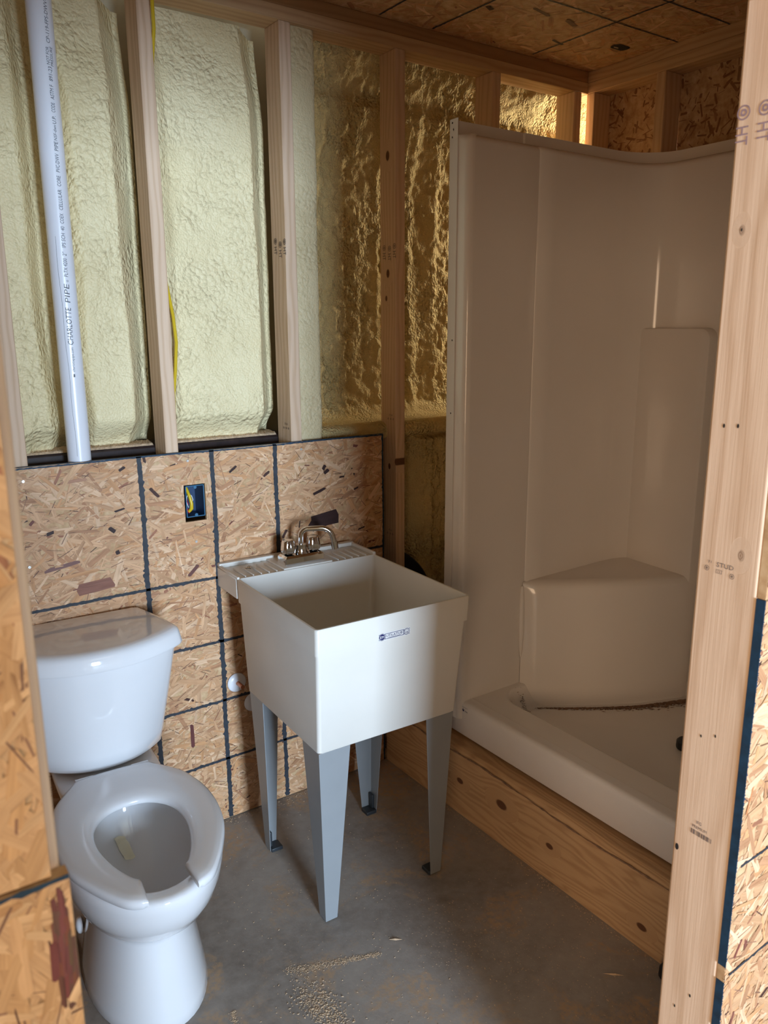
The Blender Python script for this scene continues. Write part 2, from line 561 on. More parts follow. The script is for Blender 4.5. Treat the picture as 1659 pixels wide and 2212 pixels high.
def strands(name, rect, to3d, n, parent, seed=1, hole=None, mat=None, palette=None, length=(0.035, 0.12), width=(0.003, 0.017), specials=(), lift=(0.0002, 0.0013), bias=None, slivers=0):
    """thin wood strands lying over each other, each with its own height, tone and grain direction"""
    rng = random.Random(seed)
    u0, u1, v0, v1 = rect
    verts, faces, cols, uvs = [], [], [], []
    items = []
    pal = palette or PAL
    ww = [w for _, w in pal]
    for i in range(n):
        L, W = rng.uniform(*length), rng.uniform(*width)
        if rng.random() < 0.35:
            L, W = L * 0.55, W * 0.5
        a = rng.uniform(0, PI) if bias is None or rng.random() < 0.45 else rng.gauss(bias, 0.45)
        c = list(rng.choices([p for p, _ in pal], ww)[0])
        if c[0] < 0.32:
            L, W = L * 0.4, W * 0.6
        t = rng.uniform(0.9, 1.1)
        c = [min(1, x * t) for x in c]
        items.append((rng.uniform(u0 - 0.03, u1 + 0.03), rng.uniform(v0 - 0.03, v1 + 0.03), L, W, a, c, rng.uniform(*lift)))
    for i in range(slivers):
        a = rng.gauss(bias or 0.0, 0.6)
        items.append((rng.uniform(u0, u1), rng.uniform(v0, v1), rng.uniform(0.008, 0.045), rng.uniform(0.0006, 0.0023), a, list(rng.choice(((0.20, 0.10, 0.06), (0.12, 0.055, 0.035), (0.28, 0.14, 0.08)))), lift[1] * rng.uniform(0.7, 1.0)))
    for (cu, cv, L, W, a, c) in specials:
        items.append((cu, cv, L, W, a, list(c), lift[1] + 0.0001))
    for (cu, cv, L, W, a, c, h) in items:
        ca, sa = math.cos(a), math.sin(a)
        k = rng.uniform
        loc = [(-L / 2 + k(0, .12) * L, -W / 2), (L * .1 + k(-.1, .1) * L, -W / 2 * k(.8, 1.05)), (L / 2 - k(0, .12) * L, -W / 2 * k(.6, 1)),
               (L / 2, W / 2 * k(-.4, .6)), (L / 2 - k(0, .14) * L, W / 2), (-L / 2 + k(0, .15) * L, W / 2 * k(.7, 1)), (-L / 2, W / 2 * k(-.5, .5))]
        ou, ov = rng.uniform(0, 9), rng.uniform(0, 9)
        poly = [(cu + x * ca - y * sa, cv + x * sa + y * ca, x + ou, y + ov) for x, y in loc]
        poly = clip_poly(poly, u0, u1, v0, v1)
        if not poly:
            continue
        if hole:
            hu0, hu1, hv0, hv1 = hole
            if max(p[0] for p in poly) > hu0 and min(p[0] for p in poly) < hu1 and max(p[1] for p in poly) > hv0 and min(p[1] for p in poly) < hv1:
                # trim the strand back to the side of the hole that it mostly lies on
                mu = sum(p[0] for p in poly) / len(poly)
                mv = sum(p[1] for p in poly) / len(poly)
                if hu0 < mu < hu1 and hv0 < mv < hv1:
                    continue
                du = hu0 - mu if mu < hu0 else (mu - hu1 if mu > hu1 else -1)
                dv = hv0 - mv if mv < hv0 else (mv - hv1 if mv > hv1 else -1)
                if du >= dv:
                    poly = clip_poly(poly, u0, hu0, v0, v1) if mu < hu0 else clip_poly(poly, hu1, u1, v0, v1)
                else:
                    poly = clip_poly(poly, u0, u1, v0, hv0) if mv < hv0 else clip_poly(poly, u0, u1, hv1, v1)
                if len(poly) < 3:
                    continue
        b = len(verts)
        tl = rng.uniform(-0.0002, 0.0002)
        for p in poly:
            verts.append(to3d(p[0], p[1], h + tl * math.sin(p[2] * 40)))
            uvs.append((p[2], p[3]))
            cols.append((*c, 1))
        faces.append(tuple(range(b, b + len(poly))))
    me = bpy.data.meshes.new(name)
    me.from_pydata(verts, [], faces)
    ca = me.color_attributes.new('Col', 'FLOAT_COLOR', 'CORNER')
    uv = me.uv_layers.new(name='UVMap')
    order = np.zeros(len(me.loops), dtype=np.int32)
    me.loops.foreach_get('vertex_index', order)
    ca.data.foreach_set('color', np.array(cols, dtype=np.float32)[order].ravel())
    uv.data.foreach_set('uv', np.array(uvs, dtype=np.float32)[order].ravel())
    me.materials.append(mat or M['strand'])
    me.update()
    o = bpy.data.objects.new(name, me)
    COL.objects.link(o)
    adopt(o, parent)
    o['kind'] = 'stuff'
    return o


def ink_line(pts, w, to3d, parent, seed=0, mat=None, name='ink_line', h=0.0017, rag=0.22):
    """a ragged felt-pen line over the strands, pts = list of (u, v)"""
    rng = random.Random(seed)
    (ua, va), (ub, vb) = pts
    L = math.hypot(ub - ua, vb - va)
    du, dv = (ub - ua) / L, (vb - va) / L
    n = max(8, int(L / 0.006))
    vs, fs = [], []
    for i in range(n + 1):
        t = i / n
        j = 0.0012 * math.sin(t * 17 + seed) + rng.uniform(-.0004, .0004)
        wl = w / 2 * (1 + rng.uniform(-rag, rag) + (0.7 if rng.random() < 0.06 else 0))
        wr = w / 2 * (1 + rng.uniform(-rag, rag) + (0.7 if rng.random() < 0.06 else 0))
        cu, cv = ua + (ub - ua) * t - dv * j, va + (vb - va) * t + du * j
        vs.append(to3d(cu - dv * wl, cv + du * wl, h))
        vs.append(to3d(cu + dv * wr, cv - du * wr, h))
    for i in range(n):
        fs.append((2 * i, 2 * i + 1, 2 * i + 3, 2 * i + 2))
    return MB().add(vs, fs).build(name, mat or M['ink'], parent, smooth=False, recalc=False)


def text_polys(s, size=1.0, space=1.0, shear=0.0):
    """flat letters as (verts2d, faces), x to the right, baseline at y = 0"""
    cu = bpy.data.curves.new('lettering', 'FONT')
    cu.body = s
    cu.size = size
    cu.space_character = space
    cu.shear = shear
    cu.resolution_u = 2
    ob = bpy.data.objects.new('lettering', cu)
    me = bpy.data.meshes.new_from_object(ob)
    vs = [(v.co.x, v.co.y) for v in me.vertices]
    fs = [tuple(p.vertices) for p in me.polygons]
    bpy.data.objects.remove(ob)
    bpy.data.curves.remove(cu)
    bpy.data.meshes.remove(me)
    return vs, fs


def text_fit(mb, s, x0, x1, y0, h, to3d, shear=0.0):
    """letters stretched to run from x0 to x1 with cap height h"""
    vs, fs = text_polys(s, 1.0, 1.0, shear)
    if not vs:
        return
    xa, xb = min(v[0] for v in vs), max(v[0] for v in vs)
    sx = (x1 - x0) / (xb - xa)
    mb.add([to3d(x0 + (v[0] - xa) * sx, y0 + v[1] / 0.70 * h) for v in vs], fs)


def disc(mb, c, r0, r1, to3d, n=24):
    """ring (or disc, r0 = 0) in a label's plane"""
    ps = [(c[0] + r1 * math.cos(2 * PI * i / n), c[1] + r1 * math.sin(2 * PI * i / n)) for i in range(n)]
    if r0 <= 0:
        mb.add([to3d(*p) for p in ps], [tuple(range(n))])
    else:
        qs = [(c[0] + r0 * math.cos(2 * PI * i / n), c[1] + r0 * math.sin(2 * PI * i / n)) for i in range(n)]
        mb.add([to3d(*p) for p in ps + qs], [(i, (i + 1) % n, n + (i + 1) % n, n + i) for i in range(n)])


def rect2(mb, x0, x1, y0, y1, to3d):
    mb.add([to3d(x0, y0), to3d(x1, y0), to3d(x1, y1), to3d(x0, y1)], [(0, 1, 2, 3)])


# ------------------------------------------------------------------ the setting
# floor
fl = MB().box(-4.0, 3.2, -6.0, 0.35, -0.12, 0.0).build('floor', M['concrete'], smooth=False)
tag(fl, 'grey dusty concrete floor with sawdust smears', 'floor', kind='structure')

# ---- back wall: studs, plates, foam, steel girt, OSB wainscot
wall_back = empty('wall_back', (0, 0, 0), 'framed back wall with bare studs, spray foam and a waist-high OSB panel', 'wall', kind='structure')
M['stud_knot4'] = wood('stud_wood_knotted', 'z', light=(0.70, 0.50, 0.34), dark=(0.46, 0.27, 0.14), face='y',
                       knots=((2.11, 0.045, 0.010), (1.745, 0.045, 0.009), (1.665, 0.055, 0.006), (1.115, 0.0, 0.008), (1.095, 0.04, 0.007)))
for k in range(-2, 5):
    xr = 0.4064 * k
    MB().box(xr - 0.038, xr, 0.0, 0.089, 0.038, 2.415).build('stud', M['stud_knot4'] if k == 2 else M['stud'], wall_back, bevel=0.0025)
MB().box(-0.92, 1.66, 0.0, 0.089, 0.0, 0.038).build('bottom_plate', M['plate_x'], wall_back, bevel=0.002)
MB().box(-0.92, 1.6585, 0.0, 0.089, 2.415, 2.453).build('top_plate', M['plate_x'], wall_back, bevel=0.002)
MB().box(-0.92, 1.6585, 0.002, 0.089, 2.453, 2.491).build('top_plate', M['platex_dark'], wall_back, bevel=0.002)


def stamp_side(parent, xf, z_top, cols, h, gap=0.0, mat=None, name='lumber_stamp'):
    """lumber grade stamp on a face that looks along -x, read downwards: a ring mark and the letters HT"""
    mb = MB()
    for (y0, dz) in cols:
        def t3(a, b, y0=y0, dz=dz):
            return (xf - 0.0006, y0 - b, z_top + dz - a)
        disc(mb, (h * 0.5, h * 0.5), h * 0.42, h * 0.52, t3, 18)
        disc(mb, (h * 0.5, h * 0.5), h * 0.12, h * 0.26, t3, 12)
        text_fit(mb, 'HT', h * 1.45, h * 2.75, 0.0, h, t3)
    mb.build(name, mat or M['stamp'], parent, smooth=False, recalc=False)


stamp_side(wall_back, 0.368, 1.822, ((0.070, 0.012), (0.040, 0.0), (0.012, 0.006)), 0.017)
stamp_side(wall_back, 0.775, 1.832, ((0.074, 0.004), (0.044, 0.0), (0.016, 0.006)), 0.017)

for (xf, y, z) in ((0.368, 0.030, 1.270), (0.775, 0.030, 1.272), (0.775, 0.035, 0.862)):
    mb = MB()
    tt = lambda a, b, xf=xf, y=y, z=z: (xf - 0.0006, y - a, z + b)
    text_fit(mb, 'STUD', -0.010, 0.010, 0.0, 0.006, tt)
    for a in (-0.016, 0.0, 0.014):
        disc(mb, (a, -0.010), 0.0022, 0.0034, tt, 10)
        disc(mb, (a, -0.010), 0.0, 0.0010, tt, 8)
    mb.build('lumber_stamp', M['stamp'], wall_back, smooth=False, recalc=False)

# foam between the studs


def foam_cell(x0, x1, zb, zt, seed, name='spray_foam'):
    nx, nz = max(10, int((x1 - x0) / 0.005)), int((zt - zb) / 0.007)
    xs, zs = np.linspace(x0 - 0.018, x1 + 0.018, nx), np.linspace(zb, zt, nz)
    X, Z = np.meshgrid(xs, zs)
    a = X - x0
    b = x1 - X
    y = 0.062 + 0.0 * X
    y += 0.020 * fbm(X * 4 + seed, Z * 2.2, seed, 3)
    y += 0.0032 * fbm(X * 24, Z * 22, seed + 5, 3)
    # thin where the studs kept the spray off (left of each stud), deepened for shadow-like dark bands, banked up on the other side
    edge = 0.066 + 0.018 * fbm(Z * 0 + 3, Z * 1.7 + seed, seed + 9, 3)
    y += 0.088 * np.clip(1 - b / edge, 0, 1) ** 0.9
    y -= 0.026 * (1 - sstep(0.0, 0.05, a))
    y += 0.050 * sstep(2.12, 2.41, Z)
    y += 0.060 * (1 - sstep(zb, zb + 0.085, Z))
    y = np.where((a < 0) | (b < 0), np.maximum(y, 0.0895), y)
    return X, Z, y


def foam_build(X, Z, Y, mat, name='spray_foam'):
    P = [[(float(X[i, j]), float(Y[i, j]), float(Z[i, j])) for j in range(X.shape[1])] for i in range(X.shape[0])]
    return MB().grid(P).build(name, mat, wall_back, angle=180)


X, Z, Y = foam_cell(-0.406, -0.038, 1.238, 2.414, 3)
# the vent pipe kept the spray off a strip behind its left flank, deepened for a shadow-like dark band
vx = X - (-0.352 + 0.030 * sstep(1.65, 1.25, Z) + 0.006 * fbm(Z * 3, Z * 0, 6, 2))
Y = Y + 0.075 * sstep(0.0, 0.055, vx) * sstep(0.125, 0.085, vx)
Y = np.maximum(Y, 0.052 + 0.045 * np.exp(-((X + 0.272) / 0.05) ** 4))
foam_build(X, Z, Y, M['foam'])
X, Z, Y = foam_cell(0.0, 0.368, 1.238, 2.414, 11)
foam_build(X, Z, Y, M['foam'])
X, Z, Y = foam_cell(-0.813, -0.444, 1.238, 2.414, 17)
foam_build(X, Z, Y, M['foam'])
# smooth strip beside the third stud, cut off sharply where the thin foam begins
M['foam_strip'] = foam_mat('dense_spray_foam', (0.62, 0.50, 0.285), (0.70, 0.58, 0.35), pebble=85, strength=0.9, dist=0.004)
zs = np.linspace(1.19, 2.414, 160)
rows = []
for z in zs:
    e = 0.494 + 0.004 * float(fbm(np.array(z * 9.0), np.array(2.0), 4, 3))
    yb = 0.018 + 0.003 * float(fbm(np.array(z * 6.0), np.array(7.0), 5, 3))
    rows.append([(0.4065, yb + 0.004, z), (0.42, yb, z), (0.45, yb - 0.001, z), (0.48, yb, z), (e - 0.004, yb + 0.001, z), (e, yb + 0.006, z), (e + 0.004, yb + 0.06, z), (e + 0.012, 0.24, z)])
MB().grid(rows).build('spray_foam', M['foam_strip'], wall_back, angle=50)

# thin coarse foam on the steel skin behind the studs, with the foam-covered girt as a sill
prof = [(2.46, 0.100), (2.40, 0.115), (2.35, 0.140), (2.31, 0.165), (2.27, 0.150), (2.20, 0.175), (2.10, 0.205), (1.9, 0.215), (1.6, 0.215), (1.40, 0.21),
        (1.30, 0.20), (1.262, 0.17), (1.252, 0.13), (1.250, 0.09), (1.244, 0.062), (1.230, 0.050), (1.205, 0.050), (1.192, 0.056), (1.188, 0.075), (1.19, 0.12), (1.17, 0.165), (1.10, 0.17), (0.8, 0.17), (0.4, 0.17), (0.0, 0.17)]
pz, py = [prof[0][0]], [prof[0][1]]
for (za, ya), (zb, yb) in zip(prof[:-1], prof[1:]):
    n = max(2, int(math.hypot(zb - za, yb - ya) / 0.0065))
    for i in range(1, n + 1):
        pz.append(za + (zb - za) * i / n)
        py.append(ya + (yb - ya) * i / n)
pz, py = np.array(pz), np.array(py)
for _ in range(3):
    pz[1:-1] = (pz[:-2] + 2 * pz[1:-1] + pz[2:]) / 4
    py[1:-1] = (py[:-2] + 2 * py[1:-1] + py[2:]) / 4
xs = np.concatenate([np.linspace(0.49, 1.30, 230), np.linspace(1.305, 2.15, 120)])
X, ZI = np.meshgrid(xs, pz)
_, YI = np.meshgrid(xs, py)
up = sstep(1.22, 1.32, ZI)
up2 = sstep(2.33, 2.22, ZI)
rib = 0.0 * X
for (xc, w, d) in ((0.60, 0.018, -0.018), (0.635, 0.02, 0.02), (0.70, 0.015, -0.012), (0.755, 0.03, -0.016), (0.85, 0.016, -0.02), (0.90, 0.03, 0.022), (0.955, 0.012, -0.016), (0.985, 0.02, -0.02), (1.03, 0.025, 0.012), (1.10, 0.02, -0.016), (1.3, 0.03, -0.015), (1.45, 0.03, 0.014), (1.6, 0.03, -0.012)):
    wob = 0.010 * fbm(ZI * 2.3, ZI * 0 + xc * 7, 31, 2)
    rib = rib + 0.28 * d * np.exp(-((X - xc - wob) / w) ** 2)
YI = YI + rib * up * up2 + 0.7 * rib * (ZI < 1.17)
YI = YI + (0.007 * fbm(X * 7, ZI * 1.3, 21, 3) + 0.0055 * fbm(X * 42, ZI * 30, 23, 3) + 0.005 * fbm(X * 85, ZI * 60, 24, 2)) * (0.35 + 0.65 * np.maximum(up, (ZI < 1.17)))
low = sstep(1.175, 1.165, ZI)
YI = YI - low * (0.095 * np.exp(-((X - 0.823 - 0.004 * fbm(ZI * 5, ZI * 0 + 2, 51, 3)) / 0.010) ** 2) + sstep(0.945, 0.985, X) * (0.045 + 0.016 * fbm(X * 95, ZI * 34, 52, 3)) + 0.016 * np.exp(-((X - 1.02) / 0.012) ** 2))
P = [[(float(X[i, j]), float(YI[i, j]), float(ZI[i, j])) for j in range(X.shape[1])] for i in range(X.shape[0])]
MB().grid(P).build('spray_foam', M['foam_deep'], wall_back, angle=180)
MB().box(-4.0, 3.2, 0.26, 0.35, 0.0, 3.3).build('outer_skin', M['barn'], wall_back, smooth=False)

# dark steel girt behind the first studs with sawdust lying on it
gi = MB()
ring = [(0.105, 1.10), (0.0935, 1.125), (0.0905, 1.150), (0.0905, 1.212), (0.094, 1.226), (0.103, 1.234), (0.118, 1.236), (0.20, 1.236), (0.20, 1.10)]
gi.loft([[(x, a, b) for a, b in ring] for x in (-0.92, 0.40)])
gi.build('steel_girt', M['girt'], wall_back, angle=25)

# sawdust lying on the girt
rg = random.Random(5)
for (xa, xb) in ((-0.402, -0.040), (0.002, 0.366)):
    n = int((xb - xa) / 0.004)
    P = []
    for i in range(n + 1):
        x = xa + (xb - xa) * i / n
        P.append([(x, 0.097 + 0.002 * rg.random(), 1.2325), (x, 0.103, 1.2372 + 0.0015 * rg.random()), (x, 0.112, 1.2385 + 0.003 * rg.random()), (x, 0.124, 1.240 + 0.003 * rg.random()), (x, 0.150, 1.242 + 0.003 * rg.random())])
    sdm = MB().grid(P)
    for i in range(420):
        x, y = rg.uniform(xa + .004, xb - .004), 0.098 + 0.036 * rg.random()
        L, a_ = rg.uniform(0.0015, 0.0055), rg.uniform(0, PI)
        W = L * 0.3
        c, s = math.cos(a_), math.sin(a_)
        z = 1.2395 + 0.003 * rg.random() + 0.05 * max(0, y - 0.11)
        sdm.add([(x - L * c, y - L * s, z), (x + W * s, y - W * c, z + .0008), (x + L * c, y + L * s, z + .001), (x - W * s, y + W * c, z)], [(0, 1, 2, 3)])
    sdm.build('sawdust_ridge', M['sawdust'], wall_back, smooth=False)['kind'] = 'stuff'

# OSB wainscot
bp = lambda u, v, h: (u, -0.0112 - h, v)
HX0, HX1, HZ0, HZ1 = 0.0035, 0.0690, 1.0125, 1.1225
ob = MB()
for (a, b, c, d) in ((-0.90, HX0, 0.002, 1.219), (HX1, 0.713, 0.002, 1.219), (HX0, HX1, 0.002, HZ0), (HX0, HX1, HZ1, 1.219)):
    ob.box(a, b, -0.0112, -0.0002, c, d)
osb = ob.build('osb_panel', M['osb'], wall_back, smooth=False)
RB, DK = (0.19, 0.075, 0.05), (0.035, 0.014, 0.012)
sp = [(-0.267, 0.868, 0.105, 0.036, 0.03, (0.24, 0.10, 0.065)), (0.478, 0.955, 0.105, 0.050, 0.10, DK), (0.430, 0.940, 0.03, 0.03, 0.9, DK), (0.459, 1.052, 0.05, 0.010, 0.30, DK),
      (0.486, 1.114, 0.022, 0.012, 0.5, DK), (0.478, 1.128, 0.018, 0.012, 1.0, DK), (0.382, 0.952, 0.025, 0.004, 1.4, DK), (-0.018, 0.330, 0.080, 0.012, 1.56, (0.12, 0.035, 0.03)),
      (0.018, 0.862, 0.045, 0.011, 0.75, (0.12, 0.045, 0.035)), (-0.350, 0.940, 0.095, 0.011, 0.14, (0.20, 0.10, 0.085)), (-0.21, 1.022, 0.022, 0.012, -0.8, DK), (-0.372, 1.036, 0.02, 0.010, 0.2, DK),
      (0.545, 1.09, 0.02, 0.006, 0.0, DK), (-0.30, 1.17, 0.07, 0.009, 0.05, (0.42, 0.22, 0.13)), (-0.17, 1.19, 0.02, 0.008, 0.5, DK), (-0.32, 1.17, 0.1, 0.010, 1.0, (0.60, 0.36, 0.19)),
      (0.16, 1.155, 0.03, 0.007, 0.6, DK), (-0.185, 1.075, 0.03, 0.006, 0.2, DK), (0.60, 1.045, 0.02, 0.006, 0.3, DK), (0.62, 0.905, 0.03, 0.006, 0.2, DK), (-0.2, 0.955, 0.012, 0.012, 0.2, DK)]
strands('wood_strands', (-0.90, 0.712, 0.004, 1.218), bp, 9500, osb, 5, (HX0, HX1, HZ0, HZ1), specials=sp, bias=0.1, slivers=2300)
for i, (a, b) in enumerate((((-0.121, 0.004), (-0.121, 1.219)), ((0.095, 0.004), (0.095, 1.219)), ((0.303, 0.004), (0.303, 1.219)), ((0.51, 0.004), (0.51, 0.60)))):
    ink_line((a, b), 0.0135, bp, osb, 40 + i)
for i, z in enumerate((0.828, 0.620, 0.420, 0.215)):
    ink_line(((-0.90, z), (0.712, z)), 0.0085, bp, osb, 50 + i)
MB().box(-0.90, 0.7135, -0.0118, -0.0004, 1.2190, 1.2200).build('sealed_edge', M['edge_blue'], osb, smooth=False)
ink_line(((0.7095, 0.004), (0.7095, 1.217)), 0.006, bp, osb, 61, M['edge_blue'], 'sealed_edge')
ink_line(((-0.90, 1.2165), (0.712, 1.2165)), 0.004, bp, osb, 62, M['edge_blue'], 'sealed_edge')
for (x, z) in ((-0.425, 1.183), (-0.432, 0.953), (0.395, 1.195), (0.020, 1.194), (0.032, 0.95), (0.395, 0.86)):
    s = MB().lathe([(0.0, 0.0018), (0.0014, 0.0018), (0.0018, 0.0030), (0.0036, 0.0030), (0.0042, 0.0012)], (x, -0.0112, z), 'y', 14)
    s.build('screw', M['screw'], osb)

# ---- right wall: studs with dark sheathing behind
wall_right = empty('wall_right', (1.66, -0.8, 0), 'framed right wall with dark OSB sheathing above the shower', 'wall', kind='structure')
M['stud_y'] = wood('right_stud_wood', 'z', face='y', light=(0.62, 0.42, 0.25), dark=(0.42, 0.24, 0.12))
for (ya, yb) in ((-0.032, 0.006), (-0.339, -0.301), (-0.745, -0.707), (-1.151, -1.113), (-1.58, -1.545)):
    MB().box(1.66, 1.749, ya, yb, 0.038, 2.415).build('stud', M['stud_y'], wall_right, bevel=0.0025)
MB().box(1.66, 1.749, -1.584, 0.089, 2.415, 2.453).build('top_plate', M['plate_y'], wall_right, bevel=0.002)
MB().box(1.661, 1.749, -1.584, 0.089, 2.453, 2.491).build('top_plate', M['plate_y'], wall_right, bevel=0.002)
MB().box(1.66, 1.749, -1.584, 0.006, 0.0, 0.038).build('bottom_plate', M['plate_y'], wall_right, bevel=0.002)
MB().box(1.712, 1.749, -0.301, -0.280, 2.0, 2.19).build('blocking', M['stud_y'], wall_right, bevel=0.002)
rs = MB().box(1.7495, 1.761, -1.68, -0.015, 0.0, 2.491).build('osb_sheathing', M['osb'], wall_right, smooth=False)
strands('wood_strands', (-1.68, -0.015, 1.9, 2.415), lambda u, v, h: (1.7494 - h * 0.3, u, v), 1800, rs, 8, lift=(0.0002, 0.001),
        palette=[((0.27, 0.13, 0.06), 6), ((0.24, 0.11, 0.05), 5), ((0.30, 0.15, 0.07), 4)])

# ---- left wall
wl = MB().box(-0.932, -0.921, -1.58, 0.0, 0.0, 2.491).build('wall_left', M['osb'], smooth=False)
tag(wl, 'left OSB partition wall beside the toilet', 'wall', kind='structure')
strands('wood_strands', (-1.58, 0.0, 0.0, 2.48), lambda u, v, h: (-0.9209 + h, u, v), 2600, wl, 9)

# ---- ceiling
ce = MB().box(-0.932, 1.761, -1.69, 0.10, 2.4912, 2.504).build('ceiling', M['osb'], smooth=False)
tag(ce, 'OSB ceiling with felt-pen grid lines', 'ceiling', kind='structure')
cp = lambda u, v, h: (u, v, 2.4911 - h)
strands('wood_strands', (-0.93, 1.76, -1.69, 0.0), cp, 5600, ce, 12, specials=[(0.95, -0.235, 0.035, 0.018, 0.4, DK), (1.10, -0.30, 0.09, 0.014, 0.2, (0.12, 0.05, 0.03)), (1.24, -0.29, 0.07, 0.018, 0.3, (0.16, 0.07, 0.04)), (1.33, -0.15, 0.07, 0.012, 0.2, DK)])
for i, (a, b) in enumerate((((0.55, -0.376), (1.66, -0.376)), ((0.55, -0.565), (1.66, -0.565)), ((0.55, -0.77), (1.66, -0.77)), ((0.708, -0.01), (0.715, -1.6)), ((0.912, -0.01), (0.96, -1.6)), ((1.345, -0.02), (1.37, -1.6)))):
    ink_line((a, b), 0.006 if i < 3 else 0.007, cp, ce, 70 + i)
kn = MB()
kn.add([cp(1.542 + 0.036 * math.cos(t), -0.236 + 0.024 * math.sin(t) + 0.004 * math.sin(3 * t), 0.0019) for t in np.linspace(0, 2 * PI, 24)[:-1]], [tuple(range(23))])
kn.build('dark_knot', M['hole'], ce, smooth=False)
kn = MB()
kn.add([cp(1.530 + 0.012 * math.cos(t), -0.228 + 0.004 * math.sin(t), 0.0023) for t in np.linspace(0, 2 * PI, 14)[:-1]], [tuple(range(13))])
kn.build('knot_pale_mark', M['sawdust'], ce, smooth=False)  # small pale mark inside the dark knot

# ---- door wall, between the camera and the bathroom
wall_front = empty('wall_front', (-0.3, -1.63, 0), 'door wall framed in 2x4 lumber and sheathed with OSB outside', 'wall', kind='structure')
M['door_stud'] = wood('door_stud_wood', 'z', face='y', light=(0.74, 0.53, 0.37), dark=(0.50, 0.30, 0.17), rings=5.0, rnd=0, knot_mix=0.5,
                      knots=((1.678, -1.606, 0.0042), (1.27, -1.647, 0.005)))
jamb = MB().box(0.142, 0.180, -1.674, -1.585, 0.0, 1.94).build('door_stud', M['door_stud'], wall_front, bevel=0.004, seg=3)
MB().box(-0.758, -0.7205, -1.674, -1.585, 0.0, 1.94).build('door_stud', M['door_stud'], wall_front, bevel=0.003)
MB().box(-0.758, 0.180, -1.674, -1.585, 1.94, 2.19).build('door_header', M['plate_x'], wall_front, bevel=0.003)
for x in (0.55, 0.956, 1.362, 1.70):
    MB().box(x, x + 0.038, -1.674, -1.585, 0.038, 2.415).build('stud', M['stud'], wall_front, bevel=0.0025)
MB().box(-0.92, 1.749, -1.674, -1.585, 2.415, 2.453).build('top_plate', M['plate_x'], wall_front)
MB().box(-0.92, 1.749, -1.674, -1.585, 2.453, 2.491).build('top_plate', M['plate_x'], wall_front)
MB().box(0.181, 1.749, -1.674, -1.585, 0.0, 0.037).build('bottom_plate', M['plate_x'], wall_front)
fo = lambda u, v, h: (u, -1.6855 - h, v)
A1 = MB().box(0.142, 1.761, -1.6855, -1.6745, 0.0, 1.2185).build('osb_panel', M['osb'], wall_front, smooth=False)
strands('wood_strands', (0.1425, 1.0, 0.0, 1.218), fo, 5500, A1, 15, bias=0.2, slivers=700, specials=[(0.158, 0.93, 0.05, 0.004, 1.3, (0.50, 0.20, 0.08)), (0.170, 0.68, 0.03, 0.006, 1.0, (0.18, 0.05, 0.035))])
# the sealed end grain of the lower panel, with worn patches
for (a, b) in ((0.0, 0.400), (0.425, 0.520), (0.555, 0.636), (0.662, 1.219)):
    MB().box(0.1408, 0.1420, -1.6868, -1.6746, a, b).build('sealed_edge', M['edge_blue'], A1, smooth=False)
rg = random.Random(4)
fr = MB()
for i in range(240):
    z = rg.uniform(0.3, 1.215)
    w, h = rg.uniform(0.0006, 0.0030), rg.uniform(0.0008, 0.004)
    fr.add([(0.1409, -1.6869, z), (0.1415 + w, -1.6872, z + h * 0.4), (0.1409, -1.6869, z + h)], [(0, 1, 2)])
fr.build('frayed_edge', M['edge_blue'], A1, smooth=False)['kind'] = 'stuff'
for i, z in enumerate((0.826, 0.645, 0.44, 0.24, 1.03)):
    ink_line(((0.152 if i < 2 else 0.20, z), (0.95, z + 0.008)), 0.004, fo, A1, 80 + i)
A2 = MB().box(0.1428, 1.761, -1.6855, -1.6745, 1.2195, 2.491).build('osb_panel', M['osb'], wall_front, smooth=False)
strands("wood_strands", (0.1432, 1.0, 1.2195, 2.2), fo, 1900, A2, 16)
B1 = MB().box(-1.95, -0.7175, -1.6855, -1.6745, 0.0, 1.200).build('osb_panel', M['osb'], wall_front, smooth=False)
SMALL = dict(length=(0.03, 0.10), width=(0.003, 0.015), palette=PAL_O, slivers=500, bias=1.4)
